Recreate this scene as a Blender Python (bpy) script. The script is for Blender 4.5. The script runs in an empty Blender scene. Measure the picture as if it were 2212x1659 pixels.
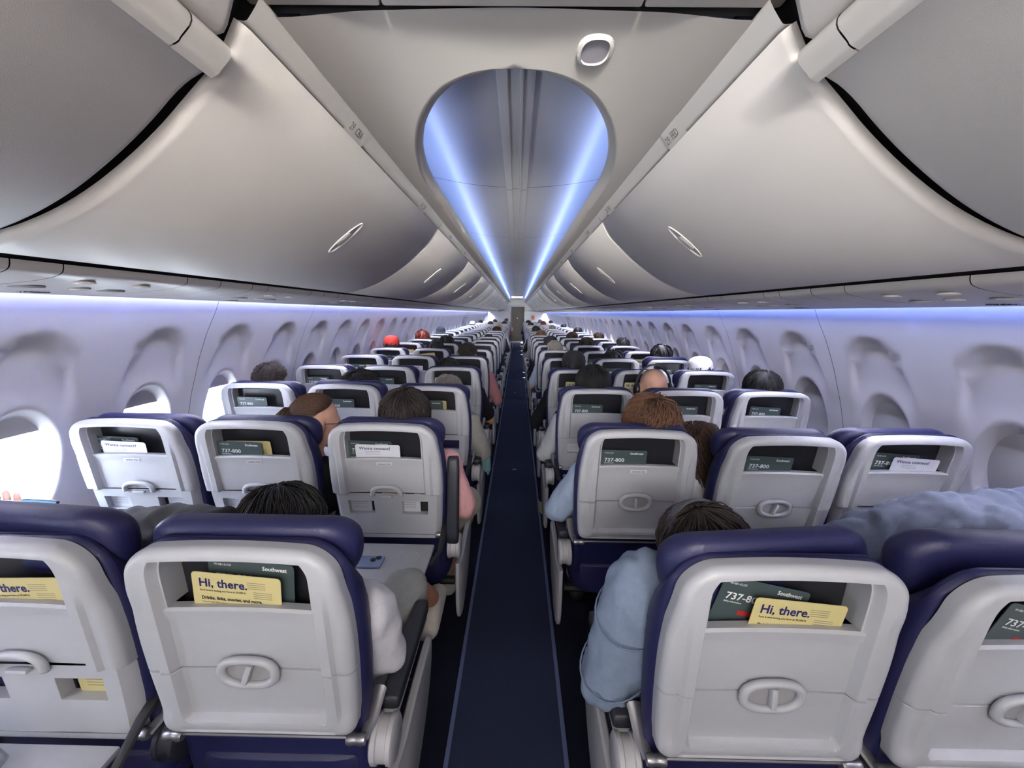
import bpy, bmesh, math, random
from mathutils import Vector, Matrix, noise, Euler
from math import sin, cos, pi, sqrt, radians, exp
random.seed(7)
S = bpy.context.scene
COL = S.collection

# ------------------------------------------------------------------ camera
FPX = 930.0; CX, CZ = 0.015, 1.53
def cam_basis():
    dY = Vector((1118-1106, 676-829.5, FPX)).normalized()
    up = Vector((sin(.015), -cos(.015), 0)); up = (up - dY*up.dot(dY)).normalized()
    rt = dY.cross(up)
    if rt[0] < 0: rt = -rt
    return rt, dY, up
rt, fw, up = cam_basis()
cd = bpy.data.cameras.new('camera'); cam = bpy.data.objects.new('camera', cd); COL.objects.link(cam)
cd.sensor_width = 36.0; cd.lens = 36.0*FPX/2212.0; cd.clip_start = .02; cd.clip_end = 200
X = Vector((rt[0], fw[0], up[0])); D = Vector((rt[1], fw[1], up[1])); Fw = Vector((rt[2], fw[2], up[2]))
m = Matrix.Identity(4)
for i in range(3):
    m[i][0] = X[i]; m[i][1] = -D[i]; m[i][2] = -Fw[i]
m[0][3], m[1][3], m[2][3] = CX, 0.0, CZ
cam.matrix_world = m
S.camera = cam

# ------------------------------------------------------------------ world, lights, exposure
S.view_settings.view_transform = 'Standard'; S.view_settings.look = 'None'
S.view_settings.exposure = 0.40; S.view_settings.gamma = 1.0; S.view_settings.use_curve_mapping = False
W = bpy.data.worlds.new('sky'); S.world = W; W.use_nodes = True
bg = W.node_tree.nodes['Background']; bg.inputs[0].default_value = (.80, .89, 1.0, 1); bg.inputs[1].default_value = 25.0
S.cycles.max_bounces = 7; S.cycles.diffuse_bounces = 4; S.cycles.glossy_bounces = 3
S.cycles.transmission_bounces = 4; S.cycles.transparent_max_bounces = 8
S.cycles.sample_clamp_indirect = 4.0; S.cycles.caustics_reflective = False; S.cycles.caustics_refractive = False
S.cycles.use_denoising = True

def area(name, loc, direction, sx, sy, power, color):
    l = bpy.data.lights.new(name, 'AREA'); l.shape = 'RECTANGLE'; l.size = sx; l.size_y = sy
    l.energy = power; l.color = color
    o = bpy.data.objects.new(name, l); COL.objects.link(o); o.location = loc
    d = Vector(direction).normalized()
    zz = -d; yy = Vector((0, 1, 0)); yy = (yy - zz*yy.dot(zz))
    if yy.length < 1e-4: yy = Vector((0, 0, 1)) - zz*zz.z
    yy.normalize(); xx = yy.cross(zz)
    o.rotation_euler = Matrix((xx, yy, zz)).transposed().to_euler()
    return o
YF = 22.36
sun = bpy.data.lights.new('sun', 'SUN'); sun.energy = 320.0; sun.angle = .01; sun.color = (1, .9, .78)
so = bpy.data.objects.new('sun', sun); COL.objects.link(so)
so.rotation_euler = Vector((-.62, .50, -.42)).to_track_quat('-Z', 'Y').to_euler()
for s in (-1, 1):
    area('cove_light', (s*.43, 11.8, 2.085), (-s*.8, 0, .75), .03, 20.6, 15, (.05, .27, 1.0))
    area('cove_white_light', (s*.41, 11.8, 2.092), (-s*.9, 0, .6), .02, 20.6, 6, (1.0, .90, .84))
    area('wall_wash_light', (s*1.470, 11.0, 1.592), (s*.2, 0, -1), .015, 22.5, 34, (.07, .20, 1.0))
    area('wall_fill_light', (s*1.460, 11.0, 1.588), (-s*.9, 0, -1), .015, 22.5, 165, (.97, .94, .95))  # added white strip, general fill for seat backs and lower walls
gl_ = area('rear_fill_light', (0, -1.55, 1.92), (0, 1, .04), 1.2, .25, 13, (1.0, .97, .94)); gl_.data.spread = radians(56)  # unseen fill added behind the camera, beam favours the seat rows ahead
gf_ = area('rear_far_fill_light', (0, -1.55, 1.72), (0, 1, .02), .4, .3, 9, (1.0, .97, .92)); gf_.data.spread = radians(17)  # added narrow fill beam, no fitting there, brightens far seats and bins
area('rear_low_fill_light', (0, -1.4, 1.12), (0, .75, 1), 2.4, .5, 22, (1.0, .95, .91))  # added low fill aimed upward, lifts near bins and ceiling
area('rear_top_fill_light', (0, -1.0, 2.0), (0, .9, -1), .7, .5, 12, (1.0, .95, .90))  # added overhead fill behind the camera, out of view

# ------------------------------------------------------------------ materials
def lin(c): return c/12.92 if c <= .04045 else ((c+.055)/1.055)**2.4
def rgb(r, g, b): return (lin(r/255), lin(g/255), lin(b/255), 1)
MATS = {}
def mat(name, col, rough=.5, metal=0, noise_amt=0.0, scale=40, bump=0.0, bscale=300, spec=.5, coat=0.0, emit=None):
    if name in MATS: return MATS[name]
    M = bpy.data.materials.new(name); M.use_nodes = True
    nt = M.node_tree; b = nt.nodes['Principled BSDF']
    b.inputs['Base Color'].default_value = col; b.inputs['Roughness'].default_value = rough
    b.inputs['Metallic'].default_value = metal; b.inputs['Specular IOR Level'].default_value = spec
    b.inputs['Coat Weight'].default_value = coat
    tc = nt.nodes.new('ShaderNodeTexCoord')
    if noise_amt:
        n = nt.nodes.new('ShaderNodeTexNoise'); n.inputs['Scale'].default_value = scale; n.inputs['Detail'].default_value = 3
        nt.links.new(tc.outputs['Object'], n.inputs['Vector'])
        mx = nt.nodes.new('ShaderNodeMixRGB'); mx.blend_type = 'MULTIPLY'; mx.inputs[0].default_value = 1
        mr = nt.nodes.new('ShaderNodeMapRange'); mr.inputs[3].default_value = 1-noise_amt; mr.inputs[4].default_value = 1+noise_amt
        nt.links.new(n.outputs['Fac'], mr.inputs[0]); mx.inputs[1].default_value = col
        nt.links.new(mr.outputs[0], mx.inputs[2]); nt.links.new(mx.outputs[0], b.inputs['Base Color'])
    if bump:
        n2 = nt.nodes.new('ShaderNodeTexNoise'); n2.inputs['Scale'].default_value = bscale; n2.inputs['Detail'].default_value = 2
        nt.links.new(tc.outputs['Object'], n2.inputs['Vector'])
        bp = nt.nodes.new('ShaderNodeBump'); bp.inputs['Strength'].default_value = bump; bp.inputs['Distance'].default_value = .002
        nt.links.new(n2.outputs['Fac'], bp.inputs['Height']); nt.links.new(bp.outputs[0], b.inputs['Normal'])
    if emit:
        b.inputs['Emission Color'].default_value = emit[0]; b.inputs['Emission Strength'].default_value = emit[1]
    MATS[name] = M; return M
shellM = mat('seat_plastic', rgb(176, 178, 184), .38, noise_amt=.03, scale=60, bump=.12, bscale=900)
trayM = mat('tray_plastic', rgb(176, 178, 184), .38, noise_amt=.03, scale=60, bump=.12, bscale=900)
navyM = mat('navy_leather', rgb(30, 32, 74), .48, noise_amt=.10, scale=25, bump=.25, bscale=240)
navyD = mat('navy_fabric', rgb(22, 23, 56), .75, noise_amt=.15, scale=60, bump=.3, bscale=500)
pockM = mat('pocket_dark', rgb(34, 35, 40), .35)
padM = mat('arm_pad', rgb(34, 36, 46), .5, bump=.15, bscale=500)
greyM = mat('arm_plastic', rgb(176, 176, 180), .42, noise_amt=.03)
metM = mat('hinge_metal', rgb(150, 150, 155), .3, metal=.8)
darkM = mat('dark_frame', rgb(24, 24, 28), .6)
binM = mat('bin_panel', rgb(224, 218, 211), .42, noise_amt=.015, scale=6, bump=.12, bscale=700)
ceilM = mat('ceiling_panel', rgb(204, 198, 190), .45, noise_amt=.015, scale=5, bump=.08, bscale=700)
domeM = mat('dome_panel', rgb(212, 212, 214), .30, noise_amt=.01, scale=5)
wallM = mat('wall_panel', rgb(204, 203, 208), .50, noise_amt=.015, scale=8, bump=.1, bscale=700)
psuM = mat('service_panel', rgb(208, 202, 196), .38, noise_amt=.02)
trimM = mat('bin_trim', rgb(214, 209, 202), .36)
blackM = mat('gap_black', rgb(8, 8, 9), .8)
lineM = mat('seam_grey', rgb(90, 88, 90), .7)
shadeM = mat('shade_grey', rgb(196, 196, 200), .55)
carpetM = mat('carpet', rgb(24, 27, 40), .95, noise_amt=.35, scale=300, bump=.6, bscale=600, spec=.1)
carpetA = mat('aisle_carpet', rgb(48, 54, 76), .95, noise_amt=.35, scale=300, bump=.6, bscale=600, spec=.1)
stripM = mat('floor_strip', rgb(86, 96, 134), .6)
inkM = mat('ink_navy', rgb(28, 30, 96), .5); inkK = mat('ink_black', rgb(40, 40, 44), .5); inkW = mat('ink_white', rgb(225, 228, 230), .5)
inkG = mat('ink_grey', rgb(120, 116, 112), .5); inkR = mat('ink_red', rgb(170, 40, 40), .5)
cardG = mat('card_green', rgb(66, 78, 80), .35, noise_amt=.04); cardY = mat('card_yellow', rgb(200, 188, 134), .4, noise_amt=.04)
cardW = mat('card_white', rgb(214, 216, 226), .4, noise_amt=.03)
glassM = bpy.data.materials.new('window_glass'); glassM.use_nodes = True
_n = glassM.node_tree; _n.nodes.clear()
_o = _n.nodes.new('ShaderNodeOutputMaterial'); _t = _n.nodes.new('ShaderNodeBsdfTransparent'); _g = _n.nodes.new('ShaderNodeBsdfGlossy'); _m = _n.nodes.new('ShaderNodeMixShader')
_g.inputs['Roughness'].default_value = .05; _m.inputs[0].default_value = .06; _t.inputs[0].default_value = (.96, .97, .98, 1)
_n.links.new(_t.outputs[0], _m.inputs[1]); _n.links.new(_g.outputs[0], _m.inputs[2]); _n.links.new(_m.outputs[0], _o.inputs[0])
cupM = bpy.data.materials.new('clear_plastic'); cupM.use_nodes = True
_n = cupM.node_tree; _n.nodes.clear()
_o = _n.nodes.new('ShaderNodeOutputMaterial'); _t = _n.nodes.new('ShaderNodeBsdfTransparent'); _g = _n.nodes.new('ShaderNodeBsdfGlossy'); _m = _n.nodes.new('ShaderNodeMixShader'); _l = _n.nodes.new('ShaderNodeLayerWeight')
_g.inputs['Roughness'].default_value = .08; _l.inputs[0].default_value = .35; _t.inputs[0].default_value = (.85, .88, .92, 1)
_n.links.new(_l.outputs['Facing'], _m.inputs[0]); _n.links.new(_t.outputs[0], _m.inputs[1]); _n.links.new(_g.outputs[0], _m.inputs[2]); _n.links.new(_m.outputs[0], _o.inputs[0])

# ------------------------------------------------------------------ object helpers
def tagit(o, label=None, cat=None, group=None, kind=None):
    if label: o['label'] = label
    if cat: o['category'] = cat
    if group: o['group'] = group
    if kind: o['kind'] = kind
    return o
def ob(name, data, parent=None, loc=(0, 0, 0), rot=(0, 0, 0), scale=None, m=None):
    o = bpy.data.objects.new(name, data); COL.objects.link(o)
    if parent: o.parent = parent
    o.location = loc; o.rotation_euler = rot
    if scale: o.scale = scale
    if m and data is not None:
        o.material_slots[0].link = 'OBJECT'; o.material_slots[0].material = m
    return o
def empty(name, loc=(0, 0, 0), rot=(0, 0, 0), parent=None):
    return ob(name, None, parent, loc, rot)
def mesh(name, V, F, m=None, smooth=True, sharp=35):
    me = bpy.data.meshes.new(name); me.from_pydata([tuple(v) for v in V], [], F)
    bm = bmesh.new(); bm.from_mesh(me); bmesh.ops.recalc_face_normals(bm, faces=bm.faces); bm.to_mesh(me); bm.free()
    if m: me.materials.append(m)
    if smooth:
        me.shade_smooth()
        if sharp: me.set_sharp_from_angle(angle=radians(sharp))
    return me
class MB:
    def __init__(s): s.V = []; s.F = []
    def add(s, V, F, M=None):
        n = len(s.V); s.V += [(M @ Vector(v)) if M else Vector(v) for v in V]; s.F += [tuple(i+n for i in f) for f in F]; return s
    def box(s, x0, x1, y0, y1, z0, z1, M=None, c=0.0):
        if c <= 0:
            V = [(x, y, z) for x in (x0, x1) for y in (y0, y1) for z in (z0, z1)]
            return s.add(V, [(0, 1, 3, 2), (4, 6, 7, 5), (0, 4, 5, 1), (2, 3, 7, 6), (0, 2, 6, 4), (1, 5, 7, 3)], M)
        c = min(c, (x1-x0)/2.01, (y1-y0)/2.01, (z1-z0)/2.01)
        bm = bmesh.new(); bmesh.ops.create_cube(bm, size=1)
        for v in bm.verts: v.co = Vector((x0+(v.co.x+.5)*(x1-x0), y0+(v.co.y+.5)*(y1-y0), z0+(v.co.z+.5)*(z1-z0)))
        bmesh.ops.bevel(bm, geom=bm.edges[:], offset=c, segments=2, affect='EDGES', profile=.6)
        bm.verts.index_update(); s.add([v.co.copy() for v in bm.verts], [[v.index for v in f.verts] for f in bm.faces], M); bm.free(); return s
    def loft(s, rings, closed=True, cap=True, M=None):
        n = len(rings[0]); V = [p for r in rings for p in r]; F = []
        for i in range(len(rings)-1):
            for j in range(n if closed else n-1):
                k = (j+1) % n; F.append((i*n+j, i*n+k, (i+1)*n+k, (i+1)*n+j))
        if cap: F.append(tuple(range(n))[::-1]); F.append(tuple((len(rings)-1)*n+j for j in range(n)))
        return s.add(V, F, M)
    def tube(s, pts, rad, n=8, M=None, flat=1.0):
        pts = [Vector(p) for p in pts]; rings = []
        t0 = (pts[1]-pts[0]).normalized(); a = Vector((0, 0, 1)) if abs(t0.z) < .9 else Vector((1, 0, 0))
        u = t0.cross(a).normalized()
        for i, p in enumerate(pts):
            t = (pts[min(i+1, len(pts)-1)]-pts[max(i-1, 0)])
            if t.length < 1e-9: t = t0
            t.normalize(); u = (u - t*u.dot(t))
            if u.length < 1e-6: u = t.orthogonal()
            u.normalize(); w = t.cross(u); r = rad[i] if hasattr(rad, '__len__') else rad
            rings.append([p+u*cos(2*pi*k/n)*r+w*sin(2*pi*k/n)*r*flat for k in range(n)])
        return s.loft(rings, M=M)
    def lathe(s, prof, n=24, M=None):     # prof: (r, z) around Z
        rings = [[(r*cos(2*pi*k/n), r*sin(2*pi*k/n), z) for k in range(n)] for r, z in prof]
        return s.loft(rings, M=M)
    def capsule(s, p0, p1, r0, r1, n=12):
        p0, p1 = Vector(p0), Vector(p1); d = p1-p0; L = d.length
        if L < 1e-6: d = Vector((0, 0, 1)); L = 1e-4
        q = d.to_track_quat('Z', 'Y').to_matrix().to_4x4(); q.translation = p0
        pr = [(max(.001, r0*cos(a)), r0*sin(a)) for a in (-1.5, -1.1, -.7, -.35, 0)] + [(max(.001, r1*cos(a)), L+r1*sin(a)) for a in (0, .35, .7, 1.1, 1.5)]
        return s.lathe(pr, n, q)
    def ell(s, c, r, M=None, n=16):
        pr = [(max(.02, cos(a)), sin(a)) for a in [(-.5+i/10)*pi*.98 for i in range(11)]]
        T = Matrix.Translation(Vector(c)) @ Matrix.Diagonal((r[0], r[1], r[2], 1))
        return s.lathe(pr, n, (M @ T) if M else T)
    def mesh(s, name, m=None, smooth=True, sharp=35): return mesh(name, s.V, s.F, m, smooth, sharp)
def ss(a, b, x):
    t = max(0, min(1, (x-a)/(b-a))); return t*t*(3-2*t)
def interp(tab, x):
    if x <= tab[0][0]: return tab[0][1]
    for (a, b), (c, d) in zip(tab, tab[1:]):
        if x <= c: return b+(d-b)*(x-a)/(c-a)
    return tab[-1][1]
def extr(name, prof, y0, y1, m, sharp=50, nseg=1, thick=0):
    V = []; F = []; n = len(prof)
    for i in range(nseg+1):
        y = y0+(y1-y0)*i/nseg
        V += [(x, y, z) for x, z in prof]
    for i in range(nseg):
        for j in range(n-1): F.append((i*n+j, i*n+j+1, (i+1)*n+j+1, (i+1)*n+j))
    return mesh(name, V, F, m, sharp=sharp)
TXT = {}
def text_mesh(body, size, bold=0.0, width=None):
    k = (body, size, bold, width)
    if k in TXT: return TXT[k]
    c = bpy.data.curves.new('lettering', 'FONT'); c.body = body; c.size = size; c.offset = bold; c.resolution_u = 2; c.extrude = .0001
    o = bpy.data.objects.new('lettering', c); COL.objects.link(o)
    dg = bpy.context.evaluated_depsgraph_get()
    me = bpy.data.meshes.new_from_object(o.evaluated_get(dg)); bpy.data.objects.remove(o)
    if width:
        w = max(v.co.x for v in me.vertices)-min(v.co.x for v in me.vertices)
        for v in me.vertices: v.co.x *= width/w
    me.materials.clear(); me.materials.append(inkK); me.name = 'lettering'
    TXT[k] = me; return me
def letter(parent, body, size, m, x, z, y=-.0012, bold=0.0, width=None, name='lettering'):
    # upright lettering facing -y
    return ob(name, text_mesh(body, size, bold, width), parent, (x, y, z), (pi/2, 0, 0), m=m)

# ------------------------------------------------------------------ setting: floor
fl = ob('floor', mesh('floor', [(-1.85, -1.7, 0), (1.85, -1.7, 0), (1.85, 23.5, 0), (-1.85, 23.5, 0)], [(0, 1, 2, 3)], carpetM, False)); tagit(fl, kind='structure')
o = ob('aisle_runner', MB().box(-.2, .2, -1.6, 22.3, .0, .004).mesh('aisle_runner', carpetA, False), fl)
for i, s in enumerate((-1, 1)):
    o = ob('trim_%d' % (i+1), MB().box(s*.207-.008, s*.207+.008, -1.6, 22.3, 0, .007, c=.002).mesh('strip', stripM)); tagit(o, kind='structure')

# ------------------------------------------------------------------ setting: side walls with sculpted window panels
WP = [(0, 1.60), (.2, 1.67), (.45, 1.74), (.7, 1.768), (.9, 1.755), (1.08, 1.712), (1.14, 1.692), (1.27, 1.650), (1.40, 1.598), (1.5, 1.548), (1.56, 1.512), (1.60, 1.500), (1.66, 1.49)]
def wx(z):
    return (interp(WP, z-.03)+interp(WP, z)+interp(WP, z+.03))/3
WC = .955
def recess(y, z):
    if z > 1.08: r = sqrt((y/.185)**2+((z-1.08)/.365)**2); hard = ss(.985, 1.09, z)
    else: r = abs(y)/.185
    top = ss(1.08, 1.30, z); e = 1-ss(.60+.32*top, 1.15-.15*top, r)
    return .022*e*ss(1.00, 1.26, z)
def cell_mesh(gl, gr):
    NA, NR = 72, 26; V = []; F = []
    y0, y1, z0, z1 = -.265+gl, .265-gr, 0.0, 1.60
    corners = [math.atan2(z-WC, y) for y in (y0, y1) for z in (z0, z1)]
    angs = sorted([2*pi*k/NA-pi for k in range(NA)]); 
    for c in corners:
        k = min(range(NA), key=lambda i: abs(angs[i]-c)); angs[k] = c
    rings = []
    # reveal: from glass frame outwards
    for (a, b, d) in ((.112, .178, .062), (.115, .182, .050), (.124, .192, .034), (.135, .205, .020), (.144, .216, .008), (.150, .224, .001)):
        rings.append([(a*cos(t), WC+b*sin(t), d) for t in angs])
    out = []
    for t in angs:
        dy, dz = cos(t), sin(t); k = 1e9
        if dy > 1e-6: k = min(k, y1/dy)
        if dy < -1e-6: k = min(k, y0/dy)
        if dz > 1e-6: k = min(k, (z1-WC)/dz)
        if dz < -1e-6: k = min(k, (z0-WC)/dz)
        out.append((k*dy, k*dz))
    for r in range(1, NR+1):
        f = (r/NR); ring = []
        for t, (oy, oz) in zip(angs, out):
            iy, iz = .153*cos(t), .227*sin(t)
            ring.append((iy+(oy-iy)*f, WC+iz+(oz-iz)*f, 0))
        rings.append(ring)
    n = len(angs)
    for r in rings:
        for (y, z, d) in r: V.append((wx(z)+recess(y, z)*(1 if d == 0 else 1)+d, y, z))
    for i in range(len(rings)-1):
        for j in range(n):
            k = (j+1) % n; F.append((i*n+j, i*n+k, (i+1)*n+k, (i+1)*n+j))
    return V, F
def plate(a, b, zc, d, zlo=-1, zhi=1, n=32):   # flat-ish elliptical plate following the wall curve at depth d
    V = []; 
    rows = 24; F = []; cols = 10
    for i in range(rows+1):
        f = sin(math.asin(zlo)+(math.asin(zhi)-math.asin(zlo))*i/rows); z = zc+b*f; w = a*sqrt(max(0, 1-f*f))
        for j in range(cols+1):
            y = w*(-1+2*j/cols); V.append((wx(z)+d+recess(0, z), y, z))
    for i in range(rows):
        for j in range(cols):
            q = i*(cols+1)+j; F.append((q, q+1, q+cols+2, q+cols+1))
    return V, F
cl = cell_mesh(.002, 0); cr = cell_mesh(0, .002)
OPENALL = None
WALLMESH = {}
for s in (-1, 1):
    b = MB()
    for (V, F), yc in ((cl, -.265), (cr, .265)): b.add([(s*x, y+yc, z) for x, y, z in V], F)
    WALLMESH[s] = b.mesh('wall_panel', wallM, sharp=60)
    V, F = plate(.115, .181, WC, .052); WALLMESH['pane', s] = mesh('window_pane', [(s*x, y, z) for x, y, z in V], F, glassM)
    V, F = plate(.1285, .198, WC, .036); WALLMESH['shade', s] = mesh('window_shade', [(s*x, y, z) for x, y, z in V], F, shadeM)
    V, F = plate(.1285, .198, WC, .036, .62, 1); WALLMESH['shade_up', s] = mesh('window_shade', [(s*x, y, z) for x, y, z in V], F, shadeM)
    V, F = plate(.1285, .198, WC, .036, -.35, 1); WALLMESH['shade_half', s] = mesh('window_shade', [(s*x, y, z) for x, y, z in V], F, shadeM)
OPEN = {-1: {-3: 'up', -2: 'half', -1: 'up', 0: 'up', 1: 'up', 2: 'up', 9: 'half', 13: 'up', 11: 'up', 14: 'up', 15: 'up', 16: 'half', 17: 'up', 18: 'up', 20: 'up', 22: 'up', 24: 'half', 26: 'up', 28: 'up', 30: 'up', 33: 'up', 36: 'up'},
        1: {4: 'half', 9: 'half', 11: 'half', 12: 'up', 13: 'up', 14: 'up', 15: 'up', 16: 'up', 17: 'up', 18: 'up', 20: 'up', 21: 'half', 23: 'up', 25: 'up', 28: 'up', 31: 'up', 35: 'up'}}
for k in range(8, 41):
    for s in (-1, 1): OPEN[s].setdefault(k, ('up', 'half', 'up', 'half')[(k*7+s) % 4])
for s, nm in ((-1, 'left'), (1, 'right')):
    wr = empty('wall_'+nm); tagit(wr, kind='structure')
    for mth in range(-3, 20):
        yc = 1.43+.53*(2*mth)+.265
        p = ob('wall_panel', WALLMESH[s], wr, (0, yc, 0))
        for q in (0, 1):
            k = 2*mth+q; yy = -.265+.53*q
            st = OPEN[s].get(k)
            if st is None: ob('window_shade', WALLMESH['shade', s], p, (0, yy, 0))
            else:
                ob('window_pane', WALLMESH['pane', s], p, (0, yy, 0)); ob('window_shade', WALLMESH['shade_'+st, s], p, (0, yy, 0))
        V = []; F = []
        zs = [i*.1 for i in range(17)]
        for z in zs: V += [(s*(wx(z)+.003), yc+.53-.05, z), (s*(wx(z)+.003), yc+.53+.05, z)]
        for i in range(16): F.append((2*i, 2*i+1, 2*i+3, 2*i+2))
        ob('seam_strip', mesh('seam_strip', V, F, lineM), wr)
# outer hull above the panels, so that no sky leaks in
hull = [(-1.95, 0), (-1.60, 0)]
prof = [(1.47, 1.60), (1.55, 1.62), (1.40, 1.95), (1.10, 2.25), (.7, 2.45), (0, 2.52)]
prof2 = prof + [(-x, z) for x, z in prof[-2::-1]]
h = ob('ceiling', extr('hull', prof2, -2.05, 23.0, lineM)); tagit(h, kind='structure')
for nm, y in (('wall_rear', -1.65), ('wall_front', YF)):
    g = (0, 1)
    V = [(-1.85, y, 0), (1.85, y, 0), (1.85, y, 2.6), (-1.85, y, 2.6)]
    o = ob(nm, mesh(nm, V, [(0, 1, 2, 3)], wallM, False)); tagit(o, kind='structure')
for s in (-1, 1):    # lower-edge closing strip
    o = ob('baseboard_'+('left' if s < 0 else 'right'), MB().box(min(s*1.58, s*1.64), max(s*1.58, s*1.64), -1.6, 22.3, 0, .06, c=.005).mesh('baseboard', greyM)); tagit(o, kind='structure')

# ------------------------------------------------------------------ ceiling
def zc_(x): return 2.062-.012*ss(.25, .43, abs(x))+.006*ss(.0, .3, .3-abs(x))
def hw(y):
    if y <= 1.063: return 0
    if y >= 2.0: return .352
    t = (y-1.063)/.937; return .352*sqrt(max(0, 1-(1-t)**2))
ys = [.868, .95, 1.04] + [1.063+.937*(1-cos(pi/2*i/30)) for i in range(31)] + [2.3]
V = []; F = []; NJ = 12
for sgn in (-1, 1):
    base = len(V); rows = 0
    for y in ys:
        h_ = hw(y); row = []
        # rolled inner rim
        kk = min(1, h_/.14)
        if h_ > 0: row += [(h_+dx*kk, zc_(h_)+dz*kk) for dx, dz in ((.020, .055), (.001, .044), (0, .028), (.004, .013), (.012, .004), (.022, 0))]
        else: row += [(0, zc_(0))]*6
        h_ = h_-.022*(1-kk)
        for j in range(NJ+1):
            x = h_+.022+(.436-h_-.022)*j/NJ; row.append((x, zc_(x)))
        V += [(sgn*x, y, z) for x, z in row]
    n = NJ+7
    for i in range(len(ys)-1):
        for j in range(n-1): F.append((base+i*n+j, base+i*n+j+1, base+(i+1)*n+j+1, base+(i+1)*n+j))
cl_me = mesh('closure', V, F, ceilM, sharp=None)
bm = bmesh.new(); bm.from_mesh(cl_me); bmesh.ops.remove_doubles(bm, verts=bm.verts, dist=1e-5); bmesh.ops.recalc_face_normals(bm, faces=bm.faces); bm.to_mesh(cl_me); bm.free(); cl_me.shade_smooth()
ob('closure_panel', cl_me, h)
lip = [(.352+.020, zc_(.352)+.055), (.353, zc_(.352)+.044), (.352, zc_(.352)+.028), (.356, zc_(.352)+.013), (.364, zc_(.352)+.004)] + [(.374+.062*j/6, zc_(.374+.062*j/6)) for j in range(7)]
y = 2.30; 
while y < YF-.2:
    y2 = min(y+1.6, YF-.15)
    for s in (-1, 1): ob('cove_rail', extr('cove_rail', [(s*a, b) for a, b in lip], y+.004, y2, ceilM), h)
    y = y2
for i, (x0, x1) in enumerate(((-.46, -.232), (-.228, .222), (.226, .46))):
    ob('ceiling_panel', MB().box(x0, x1, -1.5, .845, 2.054, 2.075, c=.005).mesh('ceiling_panel', ceilM), h)
ob('ceiling_gap', MB().box(-.5, .5, .80, .90, 2.076, 2.09).mesh('gap', lineM), h)
# dome panels
yy = .9
while yy < YF-.3:
    y2 = min(yy+1.585, YF-.12)
    for s in (-1, 1):
        pr = [(s*(.052+.5*j/16), 2.203+.24*(.052+.5*j/16)**2) for j in range(17)]
        ob('dome_panel', extr('dome_panel', pr, yy+.003, y2-.003, domeM), h)
    sp = [(-.056, 2.208), (-.056, 2.192), (-.050, 2.190), (-.024, 2.190), (-.022, 2.197), (.014, 2.197), (.016, 2.183), (.022, 2.183), (.024, 2.190), (.050, 2.190), (.056, 2.192), (.056, 2.208)]
    ob('centre_trim', extr('centre_trim', sp, yy+.003, y2-.003, domeM, sharp=20), h)
    yy = y2
ob('dome_backing', extr('dome_backing', [(-.58, 2.30), (0, 2.215), (.58, 2.30)], 1.0, YF, lineM), h)
for s in (-1, 1): ob('cove_tray', extr('cove_tray', [(s*.375, 2.105), (s*.40, 2.072), (s*.56, 2.072), (s*.58, 2.30)], 1.9, YF, domeM), h)
ob('ceiling_header', MB().box(-.55, .55, YF-.16, YF-.02, 1.93, 2.3, c=.03).mesh('ceiling_header', ceilM), h)
# ceiling speaker / detector
t = empty('ceiling_speaker', (.166, .985, 2.066)); tagit(t, 'oval white ceiling speaker with grey grille ahead of the blue lit dome', 'speaker')
def oval_rings(a, b, zs):
    return [[(aa*(abs(cos(u))**.8)*(1 if cos(u) > 0 else -1), bb*(abs(sin(u))**.8)*(1 if sin(u) > 0 else -1), z) for u in [2*pi*k/32 for k in range(32)]] for aa, bb, z in zs]
ob('frame', MB().loft(oval_rings(0, 0, [(.037, .053, 0), (.0355, .0515, -.006), (.029, .045, -.008), (.0265, .042, -.004)]), cap=False).mesh('frame', trimM), t)
ob('grille', MB().loft(oval_rings(0, 0, [(.028, .044, -.0035), (.027, .043, -.005)])).mesh('grille', mat('speaker_grey', rgb(150, 146, 152), .7, bump=.5, bscale=900)), t)

# ------------------------------------------------------------------ overhead bins
BP = [(.447, 2.050), (.458, 2.010), (.497, 1.940), (.545, 1.895), (.61, 1.832), (.68, 1.776), (.755, 1.725), (.83, 1.686), (.91, 1.656), (.97, 1.642), (1.02, 1.636), (1.045, 1.637), (1.055, 1.645), (1.06, 1.68)]
def smooth_prof(P, n=3):
    for _ in range(n):
        Q = [P[0]]
        for a, b in zip(P, P[1:]): Q += [(a[0]*.75+b[0]*.25, a[1]*.75+b[1]*.25), (a[0]*.25+b[0]*.75, a[1]*.25+b[1]*.75)]
        Q.append(P[-1]); P = Q
    return P
def grow(P, d):
    out = []
    for i, p in enumerate(P):
        a = P[max(0, i-1)]; b = P[min(len(P)-1, i+1)]; tx, tz = b[0]-a[0], b[1]-a[1]; L = sqrt(tx*tx+tz*tz) or 1
        out.append((p[0]+tz/L*d, p[1]-tx/L*d))
    return out
def bin_door(s, L, P, edge=.02):
    P = smooth_prof(P, 2); ins = grow(P, -.02)
    rings = []
    for y, k in ((0, 1.0), (.002, .6), (.008, .2), (.02, 0), (L-.02, 0), (L-.008, .2), (L-.002, .6), (L, 1)):
        rings.append([(s*(p[0]+(q[0]-p[0])*k), y, p[1]+(q[1]-p[1])*k) for p, q in zip(P, ins)])
    return MB().loft(rings, closed=False, cap=False).mesh('bin_door', binM, sharp=60)
DOORP = BP[1:]
def bin_trim(s, L):   # handle rail along the top edge
    pr = [(.470, 2.016), (.455, 2.014), (.449, 2.020), (.430, 2.046), (.428, 2.054), (.434, 2.062), (.450, 2.066)]
    return extr('rail', [(s*a, b) for a, b in smooth_prof(pr, 1)], 0, L, trimM)
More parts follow.
